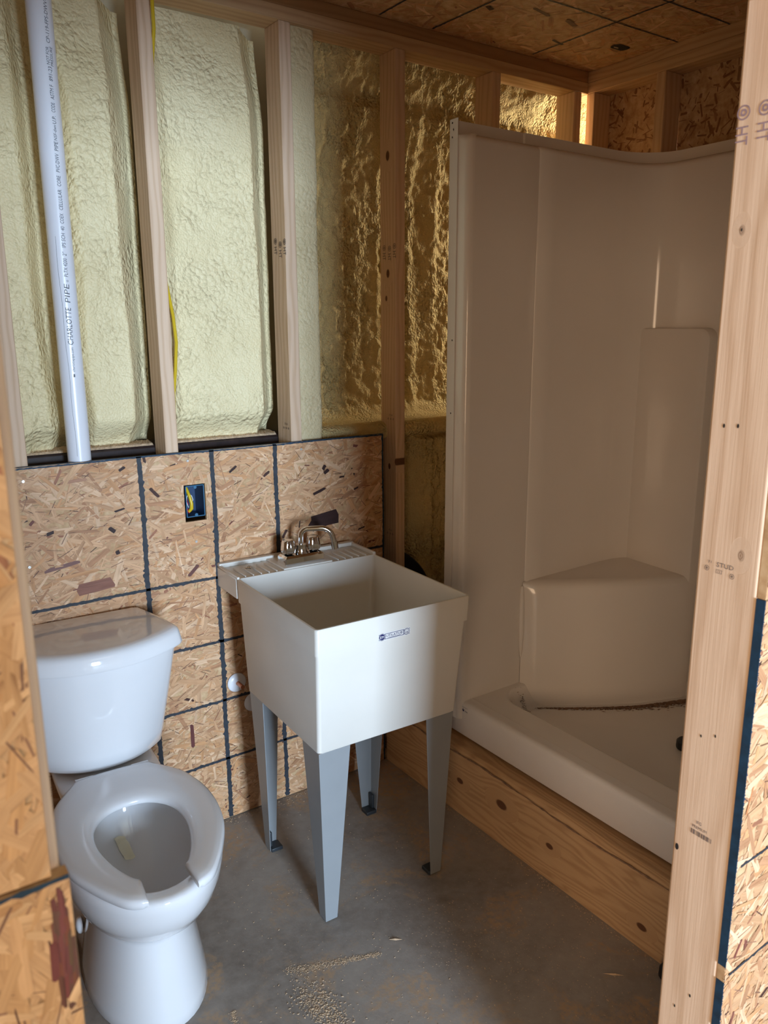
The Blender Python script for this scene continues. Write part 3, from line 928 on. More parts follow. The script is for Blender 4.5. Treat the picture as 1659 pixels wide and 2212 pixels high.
strands('wood_strands', (-1.2, -0.7180, 0.55, 1.199), fo, 4200, B1, 18, specials=[(-0.7179, 1.1314, 0.027, 0.0049, 1.53, (0.138, 0.056, 0.041)), (-0.7302, 1.1512, 0.035, 0.0045, 1.58, (0.186, 0.065, 0.040)), (-0.7287, 1.1463, 0.026, 0.0036, 1.52, (0.178, 0.054, 0.040)), (-0.7226, 1.1560, 0.028, 0.0038, 1.55, (0.186, 0.058, 0.033)), (-0.7198, 1.1243, 0.048, 0.0047, 1.55, (0.185, 0.065, 0.033)), (-0.7279, 1.1381, 0.038, 0.0037, 1.50, (0.181, 0.054, 0.045)), (-0.7288, 1.1683, 0.037, 0.0040, 1.60, (0.150, 0.047, 0.036)), (-0.7275, 1.1596, 0.032, 0.0052, 1.62, (0.138, 0.065, 0.043)), (-0.7291, 1.1415, 0.040, 0.0031, 1.55, (0.181, 0.057, 0.031)), (-0.7205, 1.1367, 0.030, 0.0046, 1.45, (0.120, 0.057, 0.035)), (-0.7249, 1.1743, 0.038, 0.0050, 1.54, (0.178, 0.052, 0.043)), (-0.7237, 1.1356, 0.042, 0.0023, 1.56, (0.183, 0.042, 0.043)), (-0.7219, 1.1436, 0.029, 0.0026, 1.53, (0.119, 0.066, 0.033)), (-0.7294, 1.1297, 0.044, 0.0024, 1.59, (0.140, 0.042, 0.038)), (-0.7238, 1.1159, 0.044, 0.0050, 1.53, (0.132, 0.058, 0.036)), (-0.7298, 1.1111, 0.028, 0.0040, 1.57, (0.144, 0.054, 0.033)), (-0.7224, 1.1389, 0.035, 0.0021, 1.52, (0.120, 0.042, 0.033)), (-0.7267, 1.1294, 0.050, 0.0053, 1.50, (0.186, 0.047, 0.038)), (-0.7250, 1.1634, 0.045, 0.0045, 1.54, (0.153, 0.041, 0.031)), (-0.7217, 1.1617, 0.031, 0.0023, 1.58, (0.129, 0.047, 0.034)), (-0.7295, 1.1397, 0.041, 0.0027, 1.63, (0.167, 0.052, 0.039)), (-0.7300, 1.1578, 0.038, 0.0026, 1.55, (0.123, 0.061, 0.037)), (-0.7328, 1.1377, 0.032, 0.0054, 1.53, (0.164, 0.044, 0.036)), (-0.7240, 1.1407, 0.036, 0.0034, 1.53, (0.150, 0.046, 0.041)), (-0.7229, 1.1479, 0.048, 0.0023, 1.54, (0.156, 0.051, 0.038)), (-0.7270, 1.1356, 0.028, 0.0023, 1.55, (0.176, 0.057, 0.047))], **SMALL)
strands('wood_strands', (-1.95, -1.2, 0.0, 1.199), fo, 900, B1, 19)
B2 = MB().box(-1.95, -0.7285, -1.6855, -1.6745, 1.2035, 2.491).build('osb_panel', M['osb'], wall_front, smooth=False)
strands('wood_strands', (-1.2, -0.7290, 1.2035, 1.75), fo, 3600, B2, 20, **SMALL)
ink_line(((-1.3, 1.1985), (-0.7180, 1.1995)), 0.0035, fo, B1, 90, M['edge_blue'], 'sealed_edge', rag=0.8)
B3 = MB().box(-0.7280, 0.1420, -1.6855, -1.6745, 1.95, 2.491).build('osb_panel', M['osb'], wall_front, smooth=False)

# grade stamps, nail holes and a loose knot on the door stud
stamp_side(wall_front, 0.142, 1.822, ((-1.5865, 0.0), (-1.6140, 0.0)), 0.0165, mat=M['stamp_violet'])
fx = lambda a, b: (0.1413, -a, b)
mb = MB()
text_fit(mb, 'STUD', 1.6145, 1.6390, 1.2475, 0.0062, fx)
text_fit(mb, '71', 1.6015, 1.6065, 1.2500, 0.0036, fx)
for (a, b) in ((1.6005, 1.2425), (1.6375, 1.2390)):
    disc(mb, (a, b), 0.0030, 0.0036, fx, 14)
    disc(mb, (a, b), 0.0006, 0.0016, fx, 8)
for (x0, x1, z0, z1) in ((1.614, 1.624, 1.2432, 1.2436), (1.615, 1.623, 1.2385, 1.2389), (1.6142, 1.6148, 1.2385, 1.2432), (1.6222, 1.6228, 1.2385, 1.2432), (1.617, 1.6175, 1.2395, 1.2425), (1.6195, 1.620, 1.2395, 1.2425)):
    rect2(mb, x0, x1, z0, z1, fx)
mb.build('lumber_stamp', M['stamp'], wall_front, smooth=False, recalc=False)
mb = MB()
text_fit(mb, 'IFG', 1.6205, 1.6285, 0.8600, 0.0048, fx)
text_fit(mb, 'PREMIUM', 1.6145, 1.6375, 0.8520, 0.0045, fx)
x = 1.6130
rg = random.Random(7)
while x < 1.6450:
    w = rg.choice((0.0004, 0.0008, 0.0013))
    rect2(mb, x, x + w, 0.8415 - (x - 1.613) * 0.02, 0.8490 - (x - 1.613) * 0.03, fx)
    x += w + rg.choice((0.0004, 0.0007, 0.0011))
mb.build('lumber_stamp', M['stamp'], wall_front, smooth=False, recalc=False)
for (y, z, r) in ((-1.6065, 1.4365, 0.0022), (-1.626, 1.438, 0.0022), (-1.615, 0.997, 0.0018), (-1.6365, 1.006, 0.0018), (-1.593, 0.806, 0.0042), (-1.6365, 0.574, 0.0022), (-1.613, 0.537, 0.0020), (-1.606, 1.6785, 0.0016)):
    h = MB()
    h.add([(0.14145, y + r * 0.7 * math.cos(t), z + r * 1.3 * math.sin(t)) for t in np.linspace(0, 2 * PI, 13)[:-1]], [tuple(range(12))])
    h.build('nail_hole', M['hole'], wall_front, smooth=False)

# ---- the building around the bathroom (behind the camera)
wo = MB()
wo.box(-4.1, -4.0, -6.1, 0.35, 0, 3.3).box(3.2, 3.3, -6.1, 0.35, 0, 3.3).box(-4.1, -1.35, -6.1, -6.0, 0, 3.3).box(0.1, 3.3, -6.1, -6.0, 0, 3.3).box(-1.35, 0.1, -6.1, -6.0, 2.55, 3.3)
tag(wo.build('wall_outer', M['barn'], smooth=False), 'outer walls of the building with one open door', 'wall', kind='structure')
tag(MB().box(-4.1, 3.3, -6.1, 0.35, 3.3, 3.4).build('ceiling_outer', M['barn'], smooth=False), 'roof underside of the surrounding building', 'ceiling', kind='structure')
tag(MB().box(-0.88, -0.62, -3.05, -2.95, 0, 3.3).build('light_blocker', M['barn'], smooth=False), 'added unseen blocker that shades the left door panels', 'wall', kind='structure')  # added out of view only to keep daylight off the left OSB
# ------------------------------------------------------------------ shower on its platform
plat = empty('shower_platform', (1.18, -0.8, 0), 'low lumber platform with knotty front board under the shower', 'platform')
M['board'] = wood('knotty_board', 'y', face='z', light=(0.60, 0.38, 0.20), dark=(0.30, 0.15, 0.06), rings=9.0, rnd=0, flow=2.4,
                  knots=((-0.625, 0.136, 0.015), (-0.826, 0.110, 0.009), (-1.148, 0.064, 0.010), (-0.43, 0.12, 0.010)))
bd = MB()
prof = [(0.7214, 0.0), (0.7594, 0.0), (0.7594, 0.231), (0.738, 0.231), (0.7285, 0.2255), (0.7235, 0.216), (0.7214, 0.205)]
ys = [-1.583, -1.3, -1.0, -0.7, -0.4, -0.2, -0.013]
bd.loft([[(x, y, z) for x, z in prof] for y in ys])
board = bd.build('front_board', M['board'], plat, angle=20)
rg = random.Random(3)
bk = MB()
y = -0.03
while y > -1.57:
    L = rg.uniform(0.03, 0.10)
    z = 0.2135 + 0.004 * math.sin(y * 9) + rg.uniform(-.002, .002)
    w = rg.uniform(0.001, 0.0035)
    bk.add([(0.7206, y, z), (0.7202, y - L * 0.5, z + w), (0.7206, y - L, z), (0.7202, y - L * 0.5, z - w)], [(0, 1, 2, 3)])
    y -= L * 0.45
bk.build('bark_streaks', M['dirt'], board, smooth=False)['kind'] = 'stuff'
MB().box(0.7605, 1.655, -1.575, -0.262, 0.193, 0.231).build('deck', M['board'], plat, bevel=0.002)
for yy in (-0.30, -0.7, -1.1, -1.5):
    MB().box(0.7605, 1.65, yy - 0.038, yy, 0.0, 0.192).build('joist', M['plate_x'], plat)

shower = empty('shower_stall', (1.2, -0.85, 0.232), 'white one-piece fiberglass shower stall with corner seat', 'shower')


def plan(d):
    """inner face of the surround seen from above, pushed outwards by d"""
    pts = []
    yl, yr, xb = -0.372 + d, -1.43 - d, 1.58 + d
    for x in (0.785 - d * 0.25, 0.86, 0.95, 1.038):
        pts.append((x, yl))
    pts.append((1.043, yl + 0.0015))
    pts.append((1.048, yl - 0.0035))
    for x in (1.12, 1.2, 1.3, 1.38, 1.425):
        pts.append((x, yl - 0.0025))
    rx, ry = 0.150 + d * 0.4, 0.090 + d * 0.6
    cx, cyy = xb - rx, yl - 0.0035 - ry
    for t in np.linspace(0, PI / 2, 14):
        pts.append((cx + rx * math.sin(t), cyy + ry * math.cos(t)))
    for y in (-0.5, -0.62, -0.8, -1.0, -1.2, -1.33):
        pts.append((xb, y))
    r = 0.09
    for t in np.linspace(0, PI / 2, 10):
        pts.append((xb - r + r * math.cos(t), yr + r - r * math.sin(t)))
    for x in (1.4, 1.2, 1.0, 0.785 - d * 0.25):
        pts.append((x, yr))
    return pts


su = MB()
levels = [(0.0, 0.30), (0.0, 0.36), (0.0, 0.8), (0.0, 1.3), (0.0, 1.8), (0.0, 2.080), (0.003, 2.090), (0.009, 2.097), (0.018, 2.101), (0.074, 2.103)]
su.loft([[(x, y, z) for x, y in plan(d)] for d, z in levels], closed=False)
surround = su.build('surround', M['fiberglass'], shower, angle=50, recalc=False)
# rounded front posts that end in a flat nailing flange
for s, y0 in ((1, -0.372), (-1, -1.43)):
    po = MB()
    prof = [(0.785, y0)]
    for t in np.linspace(0, PI / 2, 9)[1:]:
        prof.append((0.785 - 0.022 * math.sin(t), y0 + s * (0.022 - 0.022 * math.cos(t))))
    prof += [(0.763, y0 + s * 0.048), (0.7605, y0 + s * 0.052), (0.7605, y0 + s * 0.082)]
    lv = [(0, 0.30), (0, 0.36), (0, 0.9), (0, 1.5), (0, 2.080), (1, 2.094), (2, 2.103)]
    rings = []
    for k, z in lv:
        dx = (0.0, 0.004, 0.014)[k]
        rings.append([(x + (dx if i < len(prof) - 3 else 0), y + (s * dx * 0.7 if i < len(prof) - 3 else 0), z) for i, (x, y) in enumerate(prof)])
    po.loft(rings, closed=False)
    po.build('front_post', M['fiberglass'], shower, angle=50)
    fl_ = MB().box(0.7590, 0.7612, min(y0 + s * 0.048, y0 + s * 0.083), max(y0 + s * 0.048, y0 + s * 0.083), 0.243, 2.148)
    fl_.build('nailing_flange', M['fiberglass'], shower)
fl_ = MB()
o0, o1 = plan(0.074), plan(0.0775)
fl_.loft([[(x, y, 2.1025) for x, y in o0], [(x, y, 2.148) for x, y in o0], [(x, y, 2.148) for x, y in o1], [(x, y, 2.1025) for x, y in o1]], closed=False)
fl_.build('nailing_flange', M['fiberglass'], shower, angle=40)
for (y, z) in ((-0.300, 2.138), (-0.300, 2.10), (-0.312, 1.53), (-0.31, 1.31), (-0.305, 2.12)):
    MB().lathe([(0.0, 0.0004), (0.0028, 0.0004)], (0.7586, y, z), 'x', 10).build('nail_hole', M['hole'], shower, smooth=False)

# corner seat, its front is a wall down to the pan
se = MB()
A, B = Vector((1.035, -0.3735)), Vector((1.579, -0.668))
dirn = (B - A).normalized()
nrm = Vector((dirn.y, -dirn.x))
if nrm.y > 0:
    nrm = -nrm


def seat_line(off, z, rr=0.04):
    pts = []
    n = 26
    for i in range(n + 1):
        t = i / n
        s = (B - A).length * t
        p = A + dirn * s
        bow = 0.020 * math.sin(PI * t)
        ramp = min(1.0, min(t, 1 - t) / 0.07)
        push = (off + bow) * (1 - (1 - ramp) ** 2)
        q = p + nrm * push
        pts.append((q.x, q.y, z))
    return pts


lev = [(0.034, 0.27), (0.032, 0.33), (0.028, 0.45), (0.022, 0.6), (0.018, 0.685), (0.014, 0.706), (0.006, 0.720), (-0.006, 0.727), (-0.024, 0.729)]
se.loft([seat_line(a, z) for a, z in lev], closed=False)
top = seat_line(-0.024, 0.729)
ps = [(x, y, z) for x, y, z in top] + [(1.581, -0.5, 0.735), (1.56, -0.42, 0.736), (1.50, -0.3745, 0.736), (1.3, -0.3735, 0.733)]
se.add(ps, [tuple(range(len(ps)))])
se.build('corner_seat', M['fiberglass'], shower, angle=45)
# upright lips where the seat front runs into the side wall
for (x, y, z0, z1, r) in ((1.030, -0.3755, 0.46, 0.715, 0.010), (1.075, -0.4125, 0.42, 0.70, 0.008)):
    rb = MB()
    zz = np.linspace(z0, z1, 9)
    rb.tube([(x + 0.004 * (z1 - z), y - 0.01 * (z1 - z), z) for z in zz], [r * math.sin(PI * min(1, max(0.02, (i + 0.2) / 9))) ** 0.5 for i in range(9)], 10)
    rb.build('seat_lip', M['fiberglass'], shower, angle=60)

# raised back panel over the seat, topped by a soap ledge
lb = MB()
ry0, ry1 = -0.372, -0.668


def ledge_ring(x, ins, ztop):
    pts = []
    y0, y1, z0, z1 = ry0 - 0.015 - ins, ry1 + ins, 0.70, ztop - ins
    r = 0.035
    pts.append((x, y0, z0))
    pts.append((x, y0, z1))
    for t in np.linspace(0, PI / 2, 8):
        pts.append((x, y1 + r - r * math.sin(t), z1 - r + r * math.cos(t)))
    pts.append((x, y1, z0))
    return pts


lb.loft([ledge_ring(1.585, 0.0, 1.564), ledge_ring(1.550, 0.0, 1.564), ledge_ring(1.541, 0.003, 1.564), ledge_ring(1.537, 0.010, 1.564)], closed=True, cap0=False)
lb.build('back_ledge', M['fiberglass'], shower, angle=40)
MB().tube([(1.5785, -0.4285, 1.59), (1.5785, -0.4285, 2.07)], 0.0035, 8).build('wall_groove', M['fiberglass'], shower)

# pan with threshold
nx, ny = 110, 150
xs, ys2 = np.linspace(0.815, 1.585, nx), np.linspace(-0.372, -1.43, ny)
XX, YY = np.meshgrid(xs, ys2)
PAN = x0, x1, y0, y1, r = 0.900, 1.60, -1.405, -0.392, 0.10
qx = np.abs(XX - (x0 + x1) / 2) - (x1 - x0) / 2 + r
qy = np.abs(YY - (y0 + y1) / 2) - (y1 - y0) / 2 + r
dd = -(np.hypot(np.maximum(qx, 0), np.maximum(qy, 0)) + np.minimum(np.maximum(qx, qy), 0) - r)
ZZ = 0.362 - 0.074 * sstep(0.0, 0.05, dd) - 0.008 * sstep(0.05, 0.35, dd)


def pan_z(x, y):
    x0, x1, y0, y1, r = PAN
    qx_ = abs(x - (x0 + x1) / 2) - (x1 - x0) / 2 + r
    qy_ = abs(y - (y0 + y1) / 2) - (y1 - y0) / 2 + r
    d_ = -(math.hypot(max(qx_, 0), max(qy_, 0)) + min(max(qx_, qy_), 0) - r)
    return float(0.362 - 0.074 * sstep(0.0, 0.05, d_) - 0.008 * sstep(0.05, 0.35, d_))


pan = MB()
P = [[(float(XX[i, j]), float(YY[i, j]), float(ZZ[i, j])) for j in range(nx)] for i in range(ny)]
pan.grid(P)
pan.build('shower_pan', M['fiberglass'], shower, angle=180)
ap = MB()
pr_ = [(0.790, 0.2425), (0.7795, 0.2425), (0.7765, 0.246), (0.7765, 0.346)]
for t in np.linspace(0, PI / 2, 7)[1:]:
    pr_.append((0.7765 + 0.016 * (1 - math.cos(t)), 0.346 + 0.016 * math.sin(t)))
pr_ += [(0.817, 0.3624)]
ap.loft([[(x, y, z) for x, z in pr_] for y in (-1.515, -1.3, -1.0, -0.7, -0.4, -0.29)], closed=False)
ap.build('threshold', M['apron'], shower, angle=50)
# small printed mark on the threshold
tl = lambda a, b: (0.7759, -a, b - 0.004)
mb = MB()
mb.add([tl(0.372, 0.3425), tl(0.376, 0.3405), tl(0.381, 0.3425), tl(0.381, 0.336), tl(0.3765, 0.3335), tl(0.372, 0.337)], [(0, 1, 2, 3, 4, 5)])
rect2(mb, 0.3755, 0.3775, 0.342, 0.346, tl)
rect2(mb, 0.371, 0.399, 0.3495, 0.3503, tl)
for i in range(6):
    rect2(mb, 0.3850 + i * 0.0024, 0.3862 + i * 0.0024, 0.3345 + 0.001 * (i % 2), 0.3400 - 0.0012 * (i % 3), tl)
mb.build('maker_mark', M['navy'], shower, smooth=False, recalc=False)
# dirt swept up along the seat foot, rust spot in the corner
rg = random.Random(21)
dm = MB()
for i in range(1500):
    t = rg.random() ** 0.55
    d = abs(rg.gauss(0, 0.013)) * (0.2 + 1.3 * t)
    p = A + dirn * ((B - A).length * (0.05 + 0.95 * t)) + nrm * (0.052 + 0.020 * math.sin(PI * t) + d)
    a, L, W = rg.gauss(math.atan2(dirn.y, dirn.x), 0.5), rg.uniform(0.002, 0.010), rg.uniform(0.001, 0.003)
    c, s = math.cos(a), math.sin(a)
    z = pan_z(p.x, p.y) + 0.0006 + rg.uniform(0, 0.0008)
    dm.add([(p.x - L * c, p.y - L * s, z), (p.x + W * s, p.y - W * c, z), (p.x + L * c, p.y + L * s, z), (p.x - W * s, p.y + W * c, z)], [(0, 1, 2, 3)])
for i in range(60):
    x, y = rg.gauss(1.005, 0.006), rg.gauss(-0.425, 0.010)
    L = rg.uniform(0.001, 0.004)
    z = pan_z(x, y) + 0.0012
    dm.add([(x - L, y, z), (x, y - L, z + .0003), (x + L, y, z), (x, y + L, z + .0003)], [(0, 1, 2, 3)])
dm.build('dirt', M['dirt'], shower, smooth=False)['kind'] = 'stuff'

# dark cap lying in the pan beside the door stud
dc = MB().lathe([(0.0, 0.0), (0.026, 0.0), (0.028, 0.006), (0.027, 0.024), (0.021, 0.030), (0.0, 0.031)], (1.243, -0.895, 0.2815), 'z', 24)
tag(dc.build('rubber_puck', M['rubber']), 'black rubber puck lying on the shower pan', 'puck')

# ------------------------------------------------------------------ utility sink
TX = Matrix.Translation((0.304, -0.66, 0)) @ Matrix.Rotation(R(-2.2), 4, 'Z')
sink = empty('utility_sink', (0.30, -0.36, 0), 'off-white square utility sink on tapered grey steel legs', 'sink')


def rrect(xa, xb, ya, yb, z, r, n=5):
    pts = []
    for (cx, cy, a0) in ((xb - r, yb - r, 0), (xa + r, yb - r, 90), (xa + r, ya + r, 180), (xb - r, ya + r, 270)):
        for i in range(n + 1):
            a = R(a0 + 90 * i / n)
            pts.append((cx + r * math.cos(a), cy + r * math.sin(a), z))
    return pts


W2 = 0.236
bas = MB(TX)
rings = [rrect(-0.2, 0.19, 0.05, 0.45, 0.522, 0.03), rrect(-0.222, 0.205, 0.027, 0.462, 0.520, 0.012), rrect(-0.2245, 0.2075, 0.0245, 0.464, 0.523, 0.010), rrect(-0.2312, 0.2260, 0.0068, 0.485, 0.7926, 0.010),
         rrect(-0.2352, 0.2330, 0.0026, 0.487, 0.7929, 0.010), rrect(-W2, W2, 0.0, 0.490, 0.860, 0.010), rrect(-W2 + 0.0015, W2 - 0.0015, 0.0015, 0.4885, 0.8625, 0.010),
         rrect(-W2 + 0.0065, W2 - 0.0065, 0.0065, 0.4835, 0.8625, 0.008), rrect(-W2 + 0.008, W2 - 0.008, 0.008, 0.482, 0.860, 0.008), rrect(-0.216, 0.203, 0.026, 0.462, 0.56, 0.03), rrect(-0.20, 0.19, 0.04, 0.445, 0.538, 0.03), rrect(-0.05, 0.05, 0.2, 0.3, 0.530, 0.03)]
bas.loft(rings, closed=True, cap0=True, cap1=True)
basin = bas.build('basin', M['tub'], sink, angle=40)
# back deck with ribbed soap trays, raised at the wall
dk = MB(TX)
dk.box(-W2, W2, 0.4895, 0.640, 0.800, 0.8605)
dk.box(-W2, W2, 0.618, 0.640, 0.8605, 0.8740)
dk.box(-W2, -W2 + 0.008, 0.480, 0.640, 0.8605, 0.8685)
dk.box(W2 - 0.010, W2, 0.480, 0.640, 0.8605, 0.8725)
dk.box(-0.083, 0.083, 0.489, 0.625, 0.8600, 0.8665)
for sx in (-1, 1):
    for i in range(5):
        xc = sx * (0.105 + i * 0.025)
        dk.box(xc - 0.0022, xc + 0.0022, 0.4905, 0.585, 0.8600, 0.8660)
dk.build('back_deck', M['tub'], sink, bevel=0.0025)
# tapered angle legs with black levelling feet
for (sx, sy, lx, ly) in ((-1, -1, -0.2215, 0.0275), (1, -1, 0.2035, 0.0275), (-1, 1, -0.2215, 0.4605), (1, 1, 0.2035, 0.4605)):
    lg = MB(TX)
    th = 0.0022
    ix, iy = -sx, -sy
    fx0, fy0 = lx + ix * 0.020, ly + iy * 0.022
    wt, wb = 0.092, 0.036
    zt, zb = 0.5195, 0.003

    def L(cx, cy, w, z, t):
        return [(cx, cy, z), (cx + ix * w, cy, z), (cx + ix * w, cy + iy * t, z), (cx + ix * t, cy + iy * t, z), (cx + ix * t, cy + iy * w, z), (cx, cy + iy * w, z)]
    lg.loft([L(fx0, fy0, wb, zb, th), L(fx0 - ix * 0.001, fy0 - iy * 0.001, wb + 0.002, 0.02, th), L(lx, ly, wt, zt, th)])
    leg = lg.build('leg', M['leg_steel'], sink, bevel=0.0012)
    ft = MB(TX)
    ft.box(min(fx0 + ix * 0.003, fx0 + ix * 0.040), max(fx0 + ix * 0.003, fx0 + ix * 0.040), min(fy0 + iy * 0.003, fy0 + iy * 0.040), max(fy0 + iy * 0.003, fy0 + iy * 0.040), 0.0002, 0.012)
    ft.box(min(fx0 + ix * 0.004, fx0 + ix * 0.012), max(fx0 + ix * 0.004, fx0 + ix * 0.012), min(fy0 + iy * 0.004, fy0 + iy * 0.026), max(fy0 + iy * 0.004, fy0 + iy * 0.026), 0.012, 0.060)
    ft.build('foot', M['foot'], leg, bevel=0.002)
    for (px, py, ax) in ((fx0 + ix * 0.018, fy0 - iy * 0.0012, 'y'), (fx0 - ix * 0.0012, fy0 + iy * 0.018, 'x')):
        h = MB(TX)
        n = 12
        for k in range(1):
            ring = []
            for i in range(n):
                a, b = 0.0035 * math.cos(2 * PI * i / n), 0.0035 * math.sin(2 * PI * i / n)
                ring.append((px + a, py, 0.040 + b) if ax == 'y' else (px, py + a, 0.040 + b))
            h.add(ring, [tuple(range(n))])
        h.build('rivet', M['screw'] if ax == 'x' else M['hole'], leg, smooth=False)
# maker's label on the front
tf = lambda a, b, o=0.0012: tuple(TX @ Vector((a, -o + 0.0 + (0.860 - b) * 0.045, b)))
LX0, LX1, LZ0, LZ1 = -0.057, 0.037, 0.7905 + 0.006, 0.8125
lab = MB()
rect2(lab, LX0 - 0.002, LX1 + 0.002, LZ0 - 0.002, LZ1 + 0.002, lambda a, b: tf(a, b, 0.0006))
label = lab.build('label', M['label'], sink, smooth=False, recalc=False)
pr2 = MB()
lc, rc = (LX0 + 0.0095, (LZ0 + LZ1) / 2), (LX1 - 0.0095, (LZ0 + LZ1) / 2)
disc(pr2, lc, 0.0, 0.0082, tf)
disc(pr2, lc, 0.0090, 0.0097, tf)
disc(pr2, rc, 0.0078, 0.0090, tf)
disc(pr2, rc, 0.0056, 0.0061, tf)
zc = (LZ0 + LZ1) / 2
for (a, b, c, d) in ((LX0 + 0.018, LX1 - 0.018, zc + 0.0062, zc + 0.0074), (LX0 + 0.018, LX1 - 0.018, zc - 0.0074, zc - 0.0062), (LX0 + 0.0175, LX0 + 0.019, zc - 0.0074, zc + 0.0074), (LX1 - 0.019, LX1 - 0.0175, zc - 0.0074, zc + 0.0074)):
    rect2(pr2, a, b, c, d, tf)
text_fit(pr2, 'UTILATUB', LX0 + 0.0215, LX1 - 0.0225, zc - 0.0022, 0.0062, tf)
disc(pr2, (LX1 - 0.0212, zc + 0.0036), 0.0005, 0.0009, tf, 10)
rect2(pr2, LX0 + 0.028, LX1 - 0.028, zc - 0.0050, zc - 0.0042, tf)
text_fit(pr2, '18', rc[0] - 0.0038, rc[0] + 0.0038, zc - 0.0042, 0.0045, tf)
for (a, b) in ((LX0, LZ0), (LX0, LZ1), (LX1, LZ0), (LX1, LZ1)):
    sx, sz = (1 if a == LX0 else -1), (1 if b == LZ0 else -1)
    pr2.add([tf(a, b), tf(a + sx * 0.0028, b), tf(a, b + sz * 0.0028)], [(0, 1, 2)])
pr2.build('label_print', M['navy'], label, smooth=False, recalc=False)
wm = MB()
text_fit(wm, 'EM', lc[0] - 0.0062, lc[0] + 0.0062, zc - 0.0034, 0.0072, lambda a, b: tf(a, b, 0.0018))
wm.build('label_emblem', M['label'], label, smooth=False, recalc=False)

# faucet
FX = TX @ Matrix.Translation((0.0, 0.540, 0.8665))
fb = MB(FX)
fb.loft([rrect(-0.067, 0.067, -0.030, 0.030, 0.0, 0.004), rrect(-0.066, 0.066, -0.029, 0.029, 0.020, 0.004), rrect(-0.060, 0.060, -0.023, 0.023, 0.0265, 0.004), rrect(-0.02, 0.02, -0.01, 0.01, 0.027, 0.004)])
faucet = fb.build('faucet', M['chrome'], sink, angle=30)
tag(faucet, 'chrome faucet body')
for sx in (-1, 1):
    kb = MB(FX)
    rings = []
    for (r, z) in ((0.012, 0.027), (0.016, 0.030), (0.0225, 0.034), (0.0235, 0.042), (0.0215, 0.056), (0.0195, 0.068), (0.017, 0.0725), (0.010, 0.0745), (0.001, 0.075)):
        ring = []
        for i in range(48):
            a = 2 * PI * i / 48
            lobe = 1 - (0.13 if 0.03 < z < 0.072 else 0.02) * (0.5 + 0.5 * math.cos(4 * a + 0.6)) ** 2
            ring.append((sx * 0.043 + r * lobe * math.cos(a), r * lobe * math.sin(a), z))
        rings.append(ring)
    kb.loft(rings)
    kb.build('faucet_knob', M['chrome'], faucet, angle=50)
sp_ = MB(FX)
sp_.lathe([(0.021, 0.026), (0.020, 0.030), (0.0155, 0.046), (0.0165, 0.049), (0.0165, 0.053), (0.009, 0.054)], (0, 0, 0), 'z', 28)
d0 = Vector((0.92, -0.39, 0)).normalized()
path, rad = [(0, 0, 0.050), (0, 0, 0.072)], [0.0085, 0.0085]
for t in np.linspace(0, PI / 2, 8)[1:]:
    q = d0 * (0.022 * (1 - math.cos(t)))
    path.append((q.x, q.y, 0.078 + 0.022 * math.sin(t)))
    rad.append(0.0085)
for s in (0.035, 0.05, 0.064):
    q = d0 * s
    path.append((q.x, q.y, 0.100))
    rad.append(0.0085)
for t in np.linspace(0, 1.35, 9)[1:]:
    q = d0 * (0.064 + 0.036 * math.sin(t))
    path.append((q.x, q.y, 0.100 - 0.036 * (1 - math.cos(t))))
    rad.append(0.0085)
q = d0 * 0.1045
path.append((q.x, q.y, 0.045))
rad.append(0.0085)
sp_.tube(path, rad, 18)
e0 = Vector(path[-1])
sp_.tube([tuple(e0 + Vector((-0.0008, 0, 0.012))), tuple(e0), tuple(e0 + Vector((0.002, -0.001, -0.012)))], [0.0105, 0.0108, 0.0105], 18)
sp_.build('faucet_spout', M['chrome'], faucet, angle=40)

# bag of mounting hardware on the deck
bag = empty('hardware_bag', (0.16, -0.12, 0.866), 'small clear bag with bolts on the sink deck', 'bag')
k = NT('clear_film')
M['film'] = k.done((0.95, 0.94, 0.93), 0.08, trans=1.0, spec=0.2)
k.b.inputs['IOR'].default_value = 1.08
P = []
for i in range(14):
    row = []
    for j in range(10):
        u, v = i / 13 - 0.5, j / 9 - 0.5
        row.append((0.150 + u * 0.046, -0.108 + v * 0.032, 0.8672 + 0.009 * max(0, 1 - 4 * u * u) * max(0, 1 - 4 * v * v) + 0.0016 * math.sin(i * 1.9) * math.cos(j * 2.3)))
    P.append(row)
MB().grid(P).build('film', M['film'], bag, angle=60)
for (x, y, a) in ((0.150, -0.108, 0.3), (0.158, -0.105, 1.4), (0.152, -0.113, 2.2)):
    b_ = MB().tube([(x - 0.007 * math.cos(a), y - 0.007 * math.sin(a), 0.8705), (x + 0.007 * math.cos(a), y + 0.007 * math.sin(a), 0.8705)], 0.0022, 8)
    b_.tube([(x + 0.006 * math.cos(a), y + 0.006 * math.sin(a), 0.8705), (x + 0.009 * math.cos(a), y + 0.009 * math.sin(a), 0.8705)], 0.0042, 6)
    b_.build('bolt', M['chrome'], bag, angle=30)

# ------------------------------------------------------------------ supply stubs under the sink
for (x, z, lab_) in ((0.137, 0.470, 'upper white wall plate around a copper stub, left of the sink'), (0.190, 0.388, 'lower white wall plate half hidden behind a sink leg')):
    es = empty('wall_plate', (x, -0.014, z), lab_, 'wall plate', 'round plates on the supply stubs')
    e = MB().lathe([(0.008, 0.0), (0.030, 0.0005), (0.0315, 0.003), (0.029, 0.0065), (0.018, 0.0095), (0.010, 0.011), (0.0085, 0.011)], (x, -0.0132, z), 'y', 36)
    e.build('plate', M['pvc'], es, angle=60)
    MB().tube([(x, -0.012, z), (x, -0.060, z)], 0.0068, 16).build('copper_stub', M['copper'], es)

# ------------------------------------------------------------------ toilet
TA = R(-3.5)
TT = Matrix.Translation((-0.315, 0, 0)) @ Matrix.Rotation(TA, 4, 'Z')
toilet = empty('toilet', (-0.33, -0.45, 0), 'white floor-mounted toilet with an open-front seat and no seat lid', 'toilet')


